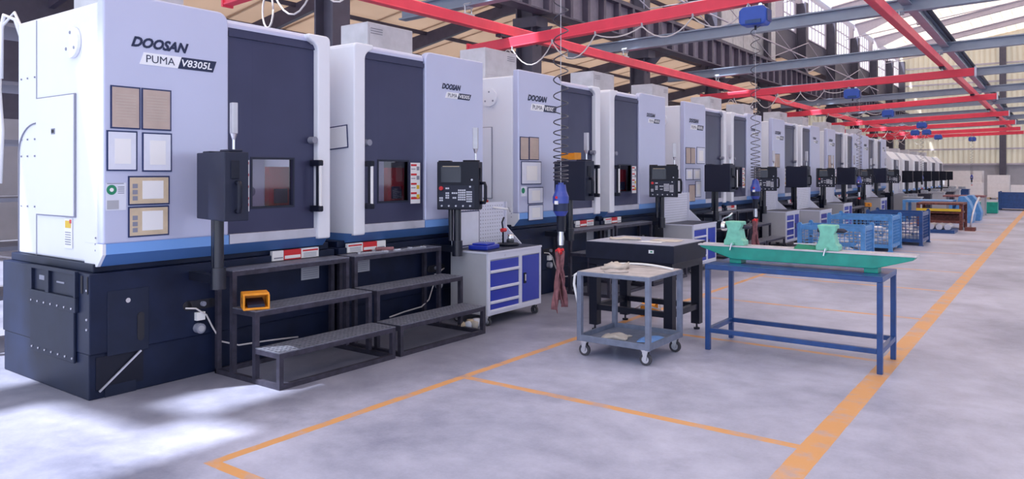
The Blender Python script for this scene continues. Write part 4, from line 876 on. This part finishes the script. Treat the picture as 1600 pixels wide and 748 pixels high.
# coiled cables and torque wrenches
def hanging(i, x, ztop, lab1, lab2, lab3=None, z=1.68):
    y = CR[i][0]; t = thing('coil_cable', lab1, 'cable', group='coiled cables hanging from hoists')
    q = MB(); q.cyl((x, y, z), (x, y, ztop), .004, 6, 'coilw'); q.build('support_wire', t)
    pts = []; L = ztop - z; zz_ = 0; a = 0
    while zz_ < L:
        fr = zz_ / L; pts.append((x + .075 * cos(a), y + .075 * sin(a), z + .03 + zz_)); pitch = .03 + .18 * min(1, fr * 2.0); a += pi / 7; zz_ += pitch / 14
    q = MB(); q.tube(pts, .0065, 5, 'coil'); q.build('coil', t)
    t = thing('torque_wrench', lab2, 'power tool', (x, y, z), group='hanging torque wrenches')
    q = MB(); q.cyl((0, 0, 0), (0, 0, .02), .03, 16, 'gunblue'); q.cyl((0, 0, -.07), (0, 0, 0), .062, 18, r2=.05); q.cyl((0, 0, -.12), (0, 0, -.07), .082, 18, r2=.062); q.cyl((0, 0, -.19), (0, 0, -.12), .084, 18); q.cyl((0, 0, -.27), (0, 0, -.19), .078, 18, 'navy'); q.cyl((0, 0, -.32), (0, 0, -.27), .05, 18, 'gunblue', r2=.08); q.build('motor_housing', t)
    q = MB(); q.cyl((.0, -.0, -.13), (.0, -.086, -.13), .015, 8, 'red'); q.box(-.02, .02, -.09, -.08, -.2, -.165, 'wlabel'); q.build('switch', t)
    q = MB(); q.cyl((0, 0, -.32), (0, 0, -.48), .045, 16, 'black'); q.cyl((0, 0, -.48), (0, 0, -.52), .03, 14, 'chrome'); q.build('grip', t)
    q = MB(); q.cyl((0, 0, -.52), (0, 0, -.62), .034, 14, 'chrome'); q.cyl((.0, 0, -.62), (0, 0, -.66), .02, 10, 'steel'); q.build('socket', t)
    q = MB(); q.cyl((-.01, -.03, -.66), (.03, -.05, -.7), .022, 10, 'red'); q.cyl((-.04, -.03, -.68), (.05, -.03, -.66), .014, 8); q.build('red_clip', t)
    if lab3:
        o = MB().m('strap')
        for k, (dx, ln, ph) in enumerate(((-.035, .60, 0), (-.01, .63, 1.4), (.02, .54, 2.6), (.04, .57, 4), (0.0, .5, 5.2))):
            vs = []; n = 14
            for j in range(n + 1):
                u = j / n; z_ = -.68 - ln * u; xx = dx * (.5 + .5 * u) + .012 * sin(5 * u + ph); yy = -.03 + .03 * sin(4 * u + ph); tw = .9 * sin(3 * u + ph); ww = .034
                c, s_ = cos(tw) * ww, sin(tw) * ww
                vs += [(xx - c, yy - s_ - .003, z_), (xx + c, yy + s_ - .003, z_), (xx + c, yy + s_ + .003, z_), (xx - c, yy - s_ + .003, z_)]
            fs = [(j * 4 + a, j * 4 + (a + 1) % 4, (j + 1) * 4 + (a + 1) % 4, (j + 1) * 4 + a) for j in range(n) for a in range(4)] + [(3, 2, 1, 0), (n * 4, n * 4 + 1, n * 4 + 2, n * 4 + 3)]
            o.add(vs, fs, True)
        tag(o.build('strap_bundle', None, (x, y, z)), lab3, 'straps', 'straps hung under the torque wrenches')
hanging(0, -4.13, crz(0, -4.13) - .5, 'coiled black cable above the nearest torque wrench', 'nearest blue and black torque wrench hanging before the second lathe pair', 'dusty red straps hanging under the nearest torque wrench')
hanging(1, -4.13, crz(1, -4.13) - .5, 'coiled cable hanging from the largest blue hoist', 'blue torque wrench hanging behind the left teal head', 'red straps under the torque wrench behind the teal heads')
hanging(2, -5.05, crz(2, -5.24) - .2, 'pale coiled cable before the sixth lathe pair', 'small torque wrench hanging in front of the fifth lathe pair')
hanging(4, -5.67, crz(4, -5.67) - .5, 'coiled cable hanging under the far hoist cluster', 'tiny torque wrench hanging by the lower machines')
hanging(6, -4.6, crz(6, -4.6) - .1, 'coiled cable near the far wall before the wrapped loads', 'tiny dark torque wrench hanging before the wrapped loads')

# fluorescent lamp in the low bay, cable and frame at the left edge
t = thing('bay_lamp', 'small lit lamp hanging in the low bay at the upper left', 'lamp', (-15.6, 10.3, 6.4))
q = MB(); q.lathe([(.25, -.05), (.22, -.12), (.02, -.14)], n=14, m='lamp'); q.build('lamp_glass', t)
q = MB(); q.lathe([(.05, .12), (.08, .05), (.28, -.05)], n=14, m='cabgrey'); q.cyl((0, 0, .1), (0, 0, 1.3), .01, 6); q.build('lamp_shade', t)
t = thing('storage_rack', 'dark rack with grey shelves behind the left end of the first lathe', 'rack', (-9.6, 2.6, 0))
for x in (0, .9):
    for y in (0, 2.0): q = MB(); q.box(x - .04, x + .04, y - .04, y + .04, 0, 3.4, 'black2'); q.build('upright', t)
for z in (.5, 1.0, 1.5, 2.1, 2.7, 3.3): q = MB(); q.box(0, .9, 0, 2, z, z + .04, 'grille'); q.build('shelf', t)
q = MB(); q.tube([(-7.95, 3.0, 3.05), (-7.98, 2.95, 3.25), (-8.1, 2.9, 3.3), (-8.2, 2.9, 3.1), (-8.22, 2.9, 2.6), (-8.15, 2.9, 2.2), (-8.2, 2.9, 1.7)], .02, 7, 'wlabel'); q.tube([(-7.9, 3.0, 3.1), (-8.0, 2.95, 3.32), (-8.15, 2.9, 3.2), (-8.16, 2.9, 2.7)], .015, 7); tag(q.build('power_cord'), 'white cables looping behind the upper left corner of the first lathe', 'cord')
